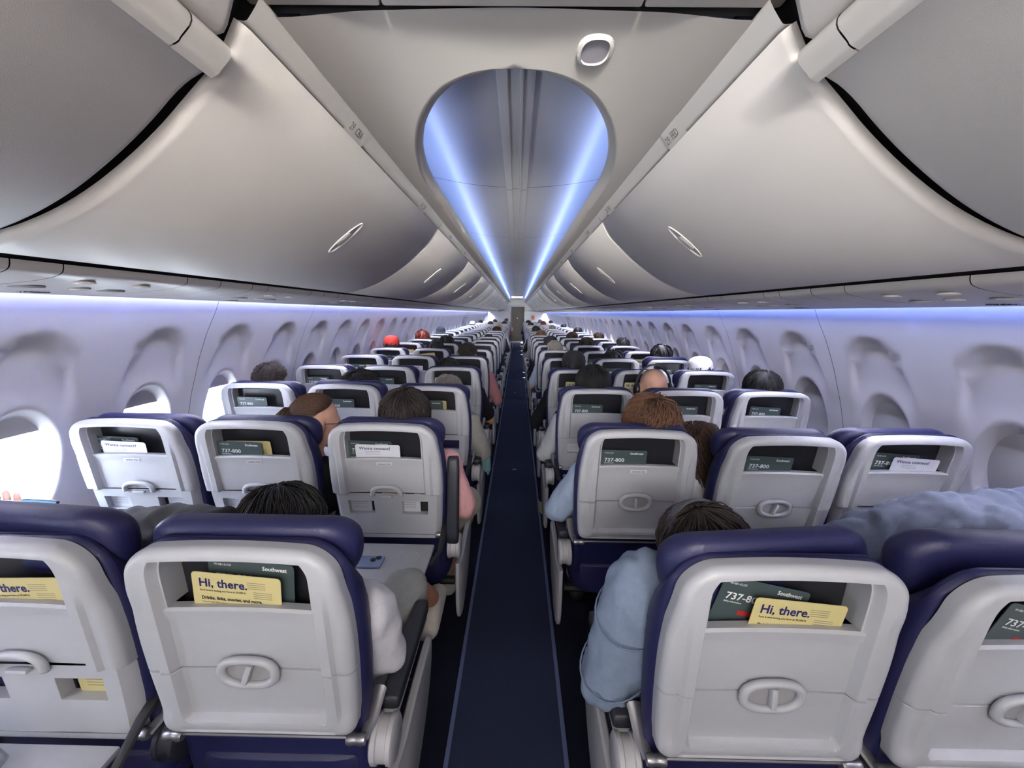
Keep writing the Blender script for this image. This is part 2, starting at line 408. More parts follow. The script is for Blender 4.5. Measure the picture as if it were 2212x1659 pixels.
def latch_meshes(s):
    # frame on the curved surface at profile param; local origin at (x .69,z 1.77)
    rings = [(.030, .092, 0.001), (.028, .090, -.003), (.024, .085, .001), (.021, .082, .004)]
    def R(zs): return [[(aa*cos(u), bb*sin(u), z) for u in [2*pi*k/28 for k in range(28)]] for aa, bb, z in zs]
    fr = MB().loft([[(p[0], p[1], p[2]) for p in r] for r in R(rings)], cap=False).mesh('latch_frame', trimM)
    bk = MB().loft(R([(.023, .084, .0015), (.0215, .0825, .0005)])).mesh('latch_well', greyM)
    pd = MB().box(-.017, .017, -.030, .042, -.004, .004, c=.004).mesh('latch_paddle', trimM)
    return fr, bk, pd
LM = latch_meshes(1)
def latch(parent, s, y):
    c = Vector((s*.643, y, 1.803)); n = Vector((-s*.625, 0, -.78)).normalized(); tdir = Vector((s*.78, 0, -.625)).normalized(); zd = -n; xd = tdir.cross(zd)
    M = Matrix((xd, tdir, zd)).transposed()
    l = empty('latch', c, M.to_euler(), parent)
    l.scale = (1, .95, 1)
    l.rotation_euler = M.to_euler()
    ob('latch_frame', LM[0], l); ob('latch_well', LM[1], l, (0, 0, 0)); ob('latch_paddle', LM[2], l)
    return l
def placard(parent, s, y, num, big):
    p = ob('row_placard', extr('row_placard', [(s*.468, 2.006), (s*.4535, 2.0115), (s*.4475, 2.019), (s*.4285, 2.045), (s*.4265, 2.053)], 0, .13, trimM), parent, (0, y, 0))
    return p
GAP = []
ordn = ['nearest', 'second', 'third', 'fourth', 'fifth', 'sixth', 'seventh', 'eighth', 'ninth', 'tenth', 'eleventh', 'twelfth', 'thirteenth', 'fourteenth', 'fifteenth', 'sixteenth',
        'seventeenth', 'eighteenth', 'nineteenth', 'twentieth', 'twenty-first', 'twenty-second', 'twenty-third', 'twenty-fourth', 'twenty-fifth', 'twenty-sixth']
binmesh = {}
for s, sd in ((-1, 'left'), (1, 'right')):
    y0 = .815; ends = [y0]
    L0 = 1.815 if s < 0 else 1.59
    yb = y0; i = 0
    while yb < YF-.2:
        L = L0 if i == 0 else 1.6
        L = min(L, YF-.05-yb)
        key = (s, round(L, 3))
        if key not in binmesh: binmesh[key] = (bin_door(s, L-.006, DOORP), bin_trim(s, L-.006))
        t = empty('overhead_bin', (0, yb+.003, 0))
        tagit(t, ('cream closed overhead bin with row marker and oval latch, first full one on the %s' % sd) if i == 0 else
              'cream overhead bin on the %s, %s along from the camera' % (sd, ordn[i]), 'overhead bin', 'closed overhead bins along both sides')
        ob('bin_door', binmesh[key][0], t); ob('handle_rail', binmesh[key][1], t)
        lt = latch(t, s, (.88 if i == 0 else L*.5-.04))
        if i < 6:
            for dy in ((.42, 1.28) if i == 0 else (.30, 1.1)):
                p = placard(t, s, dy, 29, i < 1)
                if i < 3:
                    nrow = 29-2*i-(0 if dy < .8 else 1)
                    body = '%d  CBA' % nrow if s < 0 else '%d  FED' % nrow
                    # lettering lying on the slanted strip
                    n = Vector((-s*.80, 0, -.60)); e1 = Vector((0, 1 if s < 0 else -1, 0)); e2 = -n.cross(e1) if False else n.cross(e1)
                    if e2.z < 0: e2 = -e2
                    R = Matrix((e1, e2, e1.cross(e2))).transposed()
                    if (e1.cross(e2)).dot(n) < 0: R = Matrix((-e1, e2, (-e1).cross(e2))).transposed()
                    st = Vector((s*.4475, .012 if R.col[0].y > 0 else .118, 2.017)) + n*.0015
                    lo = ob('lettering', text_mesh(body, .03, 0, .085), p, st, R.to_euler(), m=inkG)
        yb += L; i += 1
    # nearer bin, set a little proud
    P2 = [(.480, 1.952), (.500, 1.915)]+[(a-.002, b-.002) for a, b in BP[3:]]
    t = empty('overhead_bin', (0, -1.4, 0)); tagit(t, 'cream overhead bin on the %s overhead, cut by the frame edge, lower handle rail' % sd, 'overhead bin', 'closed overhead bins along both sides')
    ob('bin_door', bin_door(s, 2.185, P2[1:]), t)
    pr = [(.504, 1.912), (.490, 1.918), (.486, 1.924), (.480, 1.930), (.468, 1.942), (.468, 1.956), (.482, 1.966)]
    ob('handle_rail', extr('rail', [(s*a, b) for a, b in smooth_prof(pr, 1)], 0, 2.10, trimM), t)
    ob('rail_cap', extr('rail_cap', [(s*a, b) for a, b in smooth_prof([(.504, 1.911), (.490, 1.917), (.4855, 1.9235), (.4795, 1.929), (.467, 1.942), (.467, 1.957), (.482, 1.967)], 1)], 2.102, 2.188, trimM), t)
    b = MB(); rr = [(.53, 1.972), (.485, 1.970), (.471, 1.974), (.463, 1.986), (.440, 2.050), (.438, 2.06), (.53, 2.08)]
    rings = [[(s*(x if k == 0 else x+(.50-x)*k), y, z if k == 0 else z+(2.01-z)*k) for x, z in rr] for y, k in ((-1.4, 0), (.770, 0), (.783, .06), (.788, .2), (.788, .9))]
    b.loft(rings, closed=False, cap=False)
    o = ob('soffit_panel', b.mesh('soffit_panel', binM, sharp=50), h)
    # black void behind the gaps and structure above bins
    ob('bin_void', extr('bin_void', [(s*.56, 2.09), (s*.465, 2.075), (s*.475, 2.03), (s*.53, 1.945), (s*.64, 1.85), (s*.80, 1.73), (s*.96, 1.668), (s*1.05, 1.66), (s*1.12, 1.60)], -1.5, YF, blackM), h)
    # dark reveal between bin bottom and service panel
for s, sd in ((-1, 'left'), (1, 'right')):
    i = 0
    st = [(.93, 1.04), (1.04, 1.43), (1.43, 1.59), (1.59, 1.90)]
    PP = smooth_prof([(1.064, 1.630), (1.064, 1.623), (1.068, 1.610), (1.086, 1.601), (1.13, 1.592), (1.20, 1.584), (1.36, 1.570), (1.442, 1.566), (1.449, 1.575), (1.449, 1.60)], 2)
    def surfz(x): return interp(sorted((a, b) for a, b in PP[4:-8]), x)
    vent = MB().lathe([(.024, 0), (.024, -.004), (.020, -.006), (.017, -.002), (.012, -.006), (.006, -.006), (.001, -.004)], 20).mesh('air_vent', trimM)
    rl = MB().lathe([(.034, 0), (.033, -.004), (.028, -.004), (.026, .004), (.001, .006)], 20).mesh('reading_light', greyM)
    rl_lens = MB().lathe([(.022, .003), (.020, -.001), (.001, -.003)], 20).mesh('lens', mat('lens', rgb(70, 70, 76), .2))
    gr_ = MB()
    for a in range(5):
        for k in range(4+a*3):
            u = 2*pi*k/(4+a*3); gr_.box(-.0015+cos(u)*.007*(a+.5), .0015+cos(u)*.007*(a+.5), sin(u)*.007*(a+.5)-.0015, sin(u)*.007*(a+.5)+.0015, -.0012, .001)
    grl = gr_.mesh('speaker_grille', darkM, False)
    pm = {}
    for r in range(-3, 26):
        base = r*.85
        for j, (a, b_) in enumerate(((.93, 1.04), (1.04, 1.43), (1.43, 1.59), (1.59, 1.78))):
            a += base; b_ += base
            if b_ > YF: continue
            Lg = round(b_-a, 3)
            if Lg not in pm: pm[Lg] = extr('service_panel', [(s*x, z) for x, z in PP], .0015, Lg-.0015, psuM, sharp=60)
            if j == 1:
                t = ob('passenger_service_unit', pm[Lg], None, (0, a, 0))
                lab = 'cream service panel with vents over the %s seats, %s from the camera' % (sd, ordn[r] if r >= 0 else ordn[-r]+' behind')
                tagit(t, lab, 'service panel', 'service panels above the seats')
                if -1 <= r < 9:
                    for q, (xx, dy) in enumerate(((1.12, .10), (1.12, .27), (1.22, .185))):
                        v_ = ob('air_vent', vent, t, (s*xx, dy, surfz(xx)+.001), (0, 0, 0))
                    for xx, dy in ((1.24, .07), (1.24, .30)):
                        l_ = ob('reading_light', rl, t, (s*xx, dy, surfz(xx)+.001)); ob('lens', rl_lens, l_)
                    ob('speaker_grille', grl, t, (s*1.36, .19, surfz(1.36)-.0002))
            else:
                ob('service_filler', pm[Lg], h, (0, a, 0))
    ob('service_backing', extr('service_backing', [(s*1.10, 1.65), (s*1.14, 1.612), (s*1.3, 1.605), (s*1.44, 1.605), (s*1.52, 1.605)], -1.5, YF, blackM), h)
    # curved edge lines of the pods: thin dark lips between bin bottom and panel stay open and black

# forward bulkhead with door
d = empty('door_1', (0, YF-.03, 0)); tagit(d, kind='structure')
brn = mat('door_brown', rgb(62, 55, 50), .45, noise_amt=.08, scale=9)
ob('door_leaf', MB().box(-.25, .33, -.02, 0, .10, 1.74, c=.01).mesh('leaf', brn), d)
ob('door_frame', MB().box(-.30, -.25, -.04, 0, 0, 1.80).box(.33, .37, -.04, 0, 0, 1.80).box(-.30, .37, -.04, 0, 1.74, 1.84).mesh('frame', mat('door_frame', rgb(60, 54, 50), .4), False), d)
ob('door_threshold', MB().box(-.3, .37, -.12, 0, 0, .1, c=.01).mesh('sill', metM), d)
ob('door_handle', MB().box(-.01, .03, -.05, -.02, 1.24, 1.29, c=.005).mesh('handle', trimM), d)
ob('door_panel', MB().box(-.19, .27, -.03, -.018, .18, .72, c=.008).mesh('panel', brn), d)
for s in (-1, 1):
    o = ob('class_divider', MB().box(min(s*.36, s*1.5), max(s*.36, s*1.42), YF-.12, YF-.05, 0, 1.60, c=.01).mesh('divider', wallM))
    tagit(o, 'pale bulkhead partition %s of the brown cabin door at the far end' % ('left' if s < 0 else 'right'), 'partition')
t = empty('exit_sign', (-.01, 16.6, 2.135)); tagit(t, 'small white exit sign hanging from the far ceiling', 'sign')
ob('sign_box', MB().box(-.22, .22, -.012, .012, -.05, .02, c=.01).mesh('sign_box', mat('sign_white', rgb(240, 236, 228), .4, emit=(rgb(255, 246, 232), .75))), t)
letter(t, 'EXIT', .045, inkR, -.13, -.032, -.014, .001); letter(t, 'SALIDA', .045, inkR, -.01, -.032, -.014, .001)
letter(t, '+', .04, inkK, -.185, -.03, -.014, .001); letter(t, '+', .04, inkK, .165, -.03, -.014, .001)
ob('hanger', MB().box(-.02, .02, -.01, .01, .01, .035).mesh('hanger', greyM, False), t)
for s in (-1, 1):    # over-wing exit surround
    t = empty('door_%d' % (3 if s < 0 else 2), (0, 13.6, 0)); tagit(t, kind='structure')
    V = []; F = []
    for z in [.5+.1*i for i in range(11)]:
        for y in (-.36, -.26, .26, .36): V.append((s*(wx(z)-.02), y, z))
    for i in range(10):
        for j in (0, 2): F.append((4*i+j, 4*i+j+1, 4*i+j+5, 4*i+j+4))
    ob('exit_surround', mesh('exit_surround', V, F, trimM), t)
    g = MB()
    for y in (-.32, .32):
        for q in range(6):
            z = 1.15+.07*q; g.box(s*(wx(z)-.026)-.006, s*(wx(z)-.026)+.006, y-.02, y+.02, z-.012, z+.012)
    ob('exit_vents', g.mesh('exit_vents', darkM, False), t)

# ------------------------------------------------------------------ seats
ZT, ZB, ZH = 1.124, .667, .836
RT = .052
def bar(z): return .2145-.030*max(0, (.93-z)/.4)**2-.0236*max(0, (z-.90)/.22)**2
def sw(z):
    w = bar(z)
    if z > ZT-RT: w = w-RT+sqrt(max(0, RT*RT-(z-(ZT-RT))**2))
    return w
def yb_(z): return .17*(ZT-z)
def edge_d(x, z, bot=None, rb=.03):
    w = bar(z); qx, qz = abs(x)-(w-RT), z-(ZT-RT)
    d = min(w-abs(x), ZT-z)
    if qx > 0 and qz > 0: d = RT-sqrt(qx*qx+qz*qz)
    if bot is not None:
        qx, qz = abs(x)-(w-rb), (bot+rb)-z; d = min(d, z-bot)
        if qx > 0 and qz > 0: d = min(d, rb-sqrt(qx*qx+qz*qz))
    return max(0, d)
def rnd_drop(d, r=.020): return 0 if d >= r else r-sqrt(max(0, r*r-(r-d)**2))
def shell_p(a, z, w):
    A = abs(a*w)/(.215*min(1, (w-.0225)/(.835*.215)))
    col = .019*ss(.672, .712, A)
    p = .019 if z > 1.0995 else col
    if z < .985: p = max(p, .005*ss(.955, .98, z))
    p -= .008*ss(.80, .835, A)*(1-ss(.98, 1.05, z))
    return p-rnd_drop(edge_d(a*w, z))
def zarch(a, z): return z-.012*a*a*((z-.65)/.48)*(1 if z > .99 or z < .97 else 1)
COLS = [.0, .1, .2, .3, .4, .5, .6, .655, .665, .672, .685, .70, .712, .74, .78, .80, .8175, .835]
def xcols(w):   # fixed inner columns, then columns crowding the rounded edge
    k = min(1, (w-.0225)/(.835*.215)); base = [v*.215*k for v in COLS]
    e = [.0215, .018, .014, .010, .0065, .0035, .0014, .0003, 0]
    r = base+[w-q for q in e]
    return [-v for v in r[:0:-1]]+r
def shell_mesh():
    top = [ZT-RT+RT*sin(pi/2*k/16) for k in range(17)]
    zs = [ZH, ZH+.003, .85, .88, .91, .94, .955, .965, .975, .98, .985, .9855, .995, 1.01, 1.03, 1.05]+[z for z in top if z > 1.052]
    zs = sorted(set([round(z, 5) for z in zs]+[1.070, 1.0985, 1.1005])); V = []; F = []; na = len(xcols(.2))
    for z in zs:
        w = sw(z); xs = xcols(w)
        for x in xs:
            p = shell_p(x/w, z, w)
            if z < ZH+.002: p -= .004
            V.append((x, yb_(z)-p, zarch(x/.21, z)))
    xc = xcols(sw(1.03)); j0 = min(range(na), key=lambda k: abs(xc[k]+.655*.215)); j1 = na-1-j0
    for i in range(len(zs)-1):
        for j in range(na-1):
            zc = (zs[i]+zs[i+1])/2
            if .9855 <= zc <= 1.0985 and j0 <= j < j1: continue
            F.append((i*na+j, i*na+j+1, (i+1)*na+j+1, (i+1)*na+j))
    def skirt(idx, dy=.045, dz=0):
        n0 = len(V)
        for k in idx: V.append((V[k][0], V[k][1]+dy, V[k][2]+dz))
        for q in range(len(idx)-1): F.append((idx[q], idx[q+1], n0+q+1, n0+q))
    nz = len(zs)
    rim = [i*na for i in range(nz)]+[(nz-1)*na+j for j in range(1, na)]+[i*na+na-1 for i in range(nz-2, -1, -1)]
    skirt(rim, .020); skirt(list(range(na)), .03, .002)
    i0 = min(range(nz), key=lambda i: abs(zs[i]-.9855)); i1 = min(range(nz), key=lambda i: abs(zs[i]-1.0985))
    skirt([i0*na+j for j in range(j0, j1+1)], .02); skirt([i1*na+j for j in range(j0, j1+1)], .03)
    skirt([i*na+j0 for i in range(i0, i1+1)], .066); skirt([i*na+j1 for i in range(i0, i1+1)], .066)
    return mesh('backrest_shell', V, F, shellM, sharp=32)
def tray_mesh():
    rb = .028
    low = [ZB+rb-rb*cos(pi/2*k/8) for k in range(9)]
    zs = sorted(set([round(z, 5) for z in low]+[.668, .6695, .672, .6745, .69, .700, .706, .711, .716, .722, .73, .75, .78, .80, .82, .830, .8335, .8350])); V = []; F = []; na = len(xcols(.2))
    for z in zs:
        w = bar(z)
        if z < ZB+rb: w = w-rb+sqrt(max(0, rb*rb-(ZB+rb-z)**2))
        for x in xcols(w):
            A = abs(x)/.215; du = max(0, A-.62)/.092; dv = max(0, .724-z)/.020
            inn = 1-ss(.45, 1.0, sqrt(du*du+dv*dv)); p = .018*(1-inn)+.001-.008*ss(.80, .835, A)*ss(.70, .74, z)
            if A < .74: p -= .005*ss(.675, .679, z)*(1-ss(.690, .694, z))
            p -= rnd_drop(edge_d(x, z, ZB, rb))
            if z > .834: p -= .003
            V.append((x, yb_(z)-p, z-.012*(x/.21)**2*((z-.65)/.48)))
    for i in range(len(zs)-1):
        for j in range(na-1): F.append((i*na+j, i*na+j+1, (i+1)*na+j+1, (i+1)*na+j))
    nz = len(zs); rim = [i*na for i in range(nz-1, -1, -1)]+list(range(1, na))+[i*na+na-1 for i in range(1, nz)]
    for idx, dy in ((rim, .02), ([(nz-1)*na+j for j in range(na)], .02)):
        n0 = len(V)
        for k in idx: V.append((V[k][0], V[k][1]+dy, V[k][2]))
        for q in range(len(idx)-1): F.append((idx[q], idx[q+1], n0+q+1, n0+q))
    return mesh('tray_table', V, F, trayM, sharp=32)
def loop_outline(w0f, zt, zb, R_, rb_, d, yf, n=16):
    # closed loop inset by d; yf(x, z) gives depth
    R1, R2 = max(.004, R_-d), max(.004, rb_-d); T, B = zt-d, zb+d; pts = []
    for sgn in (1, -1):
        arc = []
        for k in range(n+1):
            u = pi/2*k/n; z = T-R1+R1*sin(u); arc.append((w0f(z)-d-R1+R1*cos(u), z))
        low = []
        for k in range(8):
            u = pi/2*k/7; z = B+R2-R2*cos(u); low.append((w0f(z)-d-R2+R2*sin(u), z))
        side = [(w0f(z)-d, z) for z in [B+R2+(T-R1-B-R2)*q/10 for q in range(1, 10)]]
        half = low+side+arc
        pts += [(sgn*x, z) for x, z in (half if sgn > 0 else half[::-1])]
    return [(x, yf(x, z), z) for x, z in pts]
def lower_mesh():
    As = [-1, -.97, -.9, -.74, -.70, -.30, -.26, 0, .26, .30, .70, .74, .9, .97, 1]
    zs = [.632, .66, .70, .742, .746, .796, .80, .834]
    V = []; F = []; na = len(As)
    for z in zs:
        for a in As: V.append((a*sw(z), yb_(z)-.002+.03*max(0, (abs(a)-.9)/.1)**2, z))
    for i in range(len(zs)-1):
        for j in range(na-1):
            zc = (zs[i]+zs[i+1])/2; ac = abs((As[j]+As[j+1])/2)
            if .742 <= zc <= .80 and .26 < ac < .74: continue
            F.append((i*na+j, i*na+j+1, (i+1)*na+j+1, (i+1)*na+j))
    n0 = len(V)
    for i in range(len(zs)):
        for j in (0, na-1): x, y, z = V[i*na+j]; V.append((x, y+.04, z))
    for i in range(len(zs)-1):
        F.append((i*na, (i+1)*na, n0+2*i+2, n0+2*i)); F.append((i*na+na-1, (i+1)*na+na-1, n0+2*i+3, n0+2*i+1))
    # slot walls
    for s in (-1, 1):
        a0, a1 = s*.26, s*.74
        c = []
        for a, z in ((a0, .742), (a1, .742), (a1, .80), (a0, .80)): c.append((a*sw(z), yb_(z)-.002, z))
        k = len(V); V += c + [(x, y+.03, z) for x, y, z in c]
        for q in range(4): F.append((k+q, k+(q+1) % 4, k+4+(q+1) % 4, k+4+q))
    return mesh('lower_panel', V, F, shellM, sharp=38)
def slotback():
    return MB().box(-.058, .058, yb_(.77)+.032, yb_(.77)+.034, .73, .81).mesh('slot_back', darkM, False)
def pocket_mesh():
    b = MB(); w = .150
    V = []
    for x in (-w, w):
        for y, z, kx in ((.0, .95, 1), (.0, .98, 1), (.004, 1.104, 1), (.052, 1.104, 1), (.052, .95, 1)):
            V.append((x*kx, yb_(z)+y+.001, z))
    F = [(2, 3, 8, 7), (3, 4, 9, 8), (4, 0, 5, 9)]
    me = mesh('literature_pocket', V, F, pockM, False); return me
def latch_ring(half):
    b = MB(); n = 40; sec = 10; z0 = .835; cy = yb_(z0)
    def O(u, k):   # oval path
        a, c = .054+k, .031+k
        return (a*(abs(cos(u))**.75)*(1 if cos(u) > 0 else -1), c*(abs(sin(u))**.85)*(1 if sin(u) > 0 else -1))
    rings = []
    us = [2*pi*k/n for k in range(n)] if not half else [-.18+(pi+.36)*k/n for k in range(n+1)]
    for u in us:
        r = []
        for q in range(sec):
            v = 2*pi*q/sec; x, z = O(u, .009*cos(v)); dz = z; r.append((x, cy-.17*dz-.011-.009*sin(v) if True else 0, z0+z))
        rings.append(r)
    if not half: rings.append(rings[0]); b.loft(rings, cap=False)
    else: b.loft(rings, cap=True)
    return b.mesh('latch_ring', shellM, sharp=None)
def loft_slab(zs, wf, yf, tf, nm, m, seg=28, n=3.2, sharp=None, wing=0):
    rings = []
    for z in zs:
        w, y0, t = wf(z), yf(z), tf(z); r = []
        for k in range(seg):
            u = 2*pi*k/seg; c, s_ = cos(u), sin(u)
            x = w*abs(c)**(2/n)*(1 if c > 0 else -1); y = t/2*abs(s_)**(2/n)*(1 if s_ > 0 else -1)
            r.append((x, y0+t/2+y+wing*(x/.23)**2 if wing else y0+t/2+y, z))
        rings.append(r)
    return MB().loft(rings).mesh(nm, m, sharp=sharp)
def cush():
    wf = lambda z: bar(max(.70, z))+.008
    base = lambda z: .17*(1.13-z)
    rings = []
    def ring(d, y): rings.append(loop_outline(wf, 1.1275, .47, .060, .04, d, lambda x, z: base(z)+((y if z > .93 else min(y, .034)) if y <= .07 else y*(1-.52*ss(.98, 1.10, z)))))
    for d, y in ((.16, .070), (.08, .070), (.045, .068), (.034, .040), (.024, .026), (.010, .024), (.004, .030), (.0, .040), (.0, .0705), (.006, .096), (.018, .106), (.05, .112), (.16, .114)): ring(d, y)
    V = [(x, y, z-.012*(x/.21)**2*max(0, (z-.65)/.48)) for r in rings for x, y, z in r]; n = len(rings[0])
    return MB().loft([V[i*n:(i+1)*n] for i in range(len(rings))]).mesh('backrest_cushion', navyM, sharp=60)
def headrest():
    wf = lambda z: .212-.02*max(0, (z-1.06)/.08)**2-.02*max(0, (1.06-z)/.08)**2
    rings = []
    for d, y in ((.055, .060), (.03, .057), (.012, .060), (.003, .070), (.0, .082), (.001, .102), (.008, .118), (.025, .127), (.055, .130)):
        rings.append(loop_outline(wf, 1.122, .97, .055, .045, d, lambda x, z: .17*(1.13-z)+y+.034*(x/.21)**2))
    return MB().loft(rings).mesh('headrest', navyM, sharp=60)
def seatpan():
    zs = [.40, .405, .42, .46, .50, .515, .52]
    wf = lambda z: .222-.02*(abs(z-.46)/.06)**4; yf = lambda z: .12; tf = lambda z: .43-.02*(abs(z-.46)/.06)**4
    return loft_slab(zs, wf, yf, tf, 'seat_cushion', navyM, n=6)
def arm_pad():
    b = MB(); rings = []
    for y, w, h_ in ((.165, .020, .014), (.17, .023, .018), (.20, .024, .020), (.44, .024, .020), (.50, .023, .019), (.515, .019, .014)):
        rings.append([(w*(abs(cos(u))**.5)*(1 if cos(u) > 0 else -1), y, .628+h_*(abs(sin(u))**.5)*(1 if sin(u) > 0 else -1)) for u in [2*pi*k/20 for k in range(20)]])
    return b.loft(rings).mesh('arm_pad', padM, sharp=None)
def arm_body():
    b = MB(); b.box(-.018, .018, .16, .50, .585, .612, c=.006)
    rx = Matrix.Translation((0, .13, .575)) @ Matrix.Rotation(pi/2, 4, 'Y')
    b.lathe([(.001, -.026), (.044, -.026), (.050, -.022), (.050, -.012), (.046, -.010), (.046, .010), (.050, .012), (.050, .022), (.044, .026), (.001, .026)], 28, rx)
    return b.mesh('armrest_pivot', greyM, sharp=40)
def bay(s):
    # gray end bay beneath the aisle armrest
    P = [(.10, .52), (.10, .30), (.16, .22), (.40, .30), (.52, .42), (.535, .51), (.52, .525), (.30, .518), (.20, .50)]
    P = smooth_prof(P+[P[0]], 2)[:-1]
    rings = [[(s*x, y+(.30-y)*k, z+(.42-z)*k) for y, z in P] for x, k in ((0, .04), (.004, 0), (.016, 0), (.022, .06))]
    b = MB().loft(rings)
    return b.mesh('end_bay', greyM, sharp=40)
def beams():
    b = MB(); b.tube([(-.235, .20, .37), (.235, .20, .37)], .018, 8); b.tube([(-.235, .48, .37), (.235, .48, .37)], .016, 8)
    return b.mesh('seat_frame', darkM)
def leg_m():
    b = MB(); b.tube([(0, .20, .36), (0, .12, .01)], .016, 8); b.tube([(0, .48, .36), (0, .52, .01)], .016, 8); b.box(-.02, .02, .08, .56, 0, .02, c=.004)
    return b.mesh('seat_leg', metM)
def tray_down():
    b = MB(); b.box(-.178, .178, -.185, .065, .600, .616, c=.007)
    b.box(-.10, .05, -.193, -.18, .597, .612, c=.003)
    b.add(*[[], []])
    me = b.mesh('tray_table', trayM, sharp=40); return me
def tray_ring():
    return MB().loft([[(.10+r*cos(u), -.03+r*sin(u), z) for u in [2*pi*k/28 for k in range(28)]] for r, z in ((.040, .6162), (.037, .6175), (.034, .6162))], cap=False).mesh('cup_recess', trayM)
def tray_arms(s):
    b = MB(); b.tube([(s*.212, .13, .68), (s*.214, .08, .665), (s*.206, .02, .612), (s*.186, -.06, .604)], [.014, .013, .011, .008], 8, flat=.6)
    return b.mesh('tray_arm', darkM)
def hinge(s):
    b = MB(); rx = Matrix.Translation((s*.198, .080, .648)) @ Matrix.Rotation(pi/2, 4, 'Y')
    b.lathe([(.001, -.02), (.011, -.02), (.013, -.012), (.011, -.002), (.011, .004), (.013, .012), (.011, .02), (.001, .02)], 14, rx)
    b.tube([(s*.212, .083, .646), (s*.220, .12, .66), (s*.224, .16, .70), (s*.224, .19, .66), (s*.222, .20, .58)], [.012, .014, .017, .014, .010], 8, flat=.45)
    return b.mesh('tray_hinge', metM)
SM = dict(shell=shell_mesh(), tray=tray_mesh(), low=lower_mesh(), slot=slotback(), pocket=pocket_mesh(), ring=latch_ring(False), arch=latch_ring(True),
          cush=cush(), head=headrest(), pan=seatpan(), pad=arm_pad(), arm=arm_body(), bayL=bay(-1), bayR=bay(1), beam=beams(), leg=leg_m(), down=tray_down(), cup=tray_ring(),
          taL=tray_arms(-1), taR=tray_arms(1), hL=hinge(-1), hR=hinge(1))
SM['knob'] = MB().box(-.006, .006, yb_(.83)-.022, yb_(.83)-.006, .812, .856, c=.004).mesh('latch_knob', shellM)
SM['knobh'] = MB().box(-.022, .022, yb_(.83)-.018, yb_(.83)-.006, .822, .832, c=.003).mesh('latch_knob', shellM)
SM['plate'] = MB().box(-.048, .048, yb_(.835)-.006, yb_(.835)+.0, .808, .862, c=.002).mesh('latch_plate', mat('latch_plate', rgb(150, 150, 154), .4))
SM['label'] = MB().box(-.030, .030, -.0012, 0, -.006, .006, c=.0005).mesh('pocket_label', mat('label_grey', rgb(186, 187, 190), .3))
SM['bar'] = MB().tube([(-.19, .083, .650), (.19, .083, .650)], .005, 8).mesh('lower_rod', metM)
SEATX = {'A': -1.44, 'B': -.953, 'C': -.467, 'D': .467, 'E': .945, 'F': 1.42}
COLN = {'A': 'left window', 'B': 'left middle', 'C': 'left aisle', 'D': 'right aisle', 'E': 'right middle', 'F': 'right window'}
def row_y(c, r): return (.700 if c in 'ABC' else .665)+.822*(r-1)
XOFF = {(1, 'C'): -.05, (1, 'B'): -.035, (1, 'D'): .045, (1, 'E'): .03, (2, 'C'): -.012, (2, 'B'): -.02, (2, 'E'): .03, (2, 'F'): .01}
def seat_x(c, r): return SEATX[c]+XOFF.get((r, c), 0)
DEPLOY = {(1, 'B'), (2, 'A'), (2, 'B'), (2, 'C'), (2, 'F'), (3, 'B'), (3, 'C'), (3, 'D'), (3, 'E'), (4, 'D')}
RECL = {(2, 'E'): .05, (1, 'E'): .045, (2, 'F'): .02, (1, 'A'): .03}
SEATS = {}
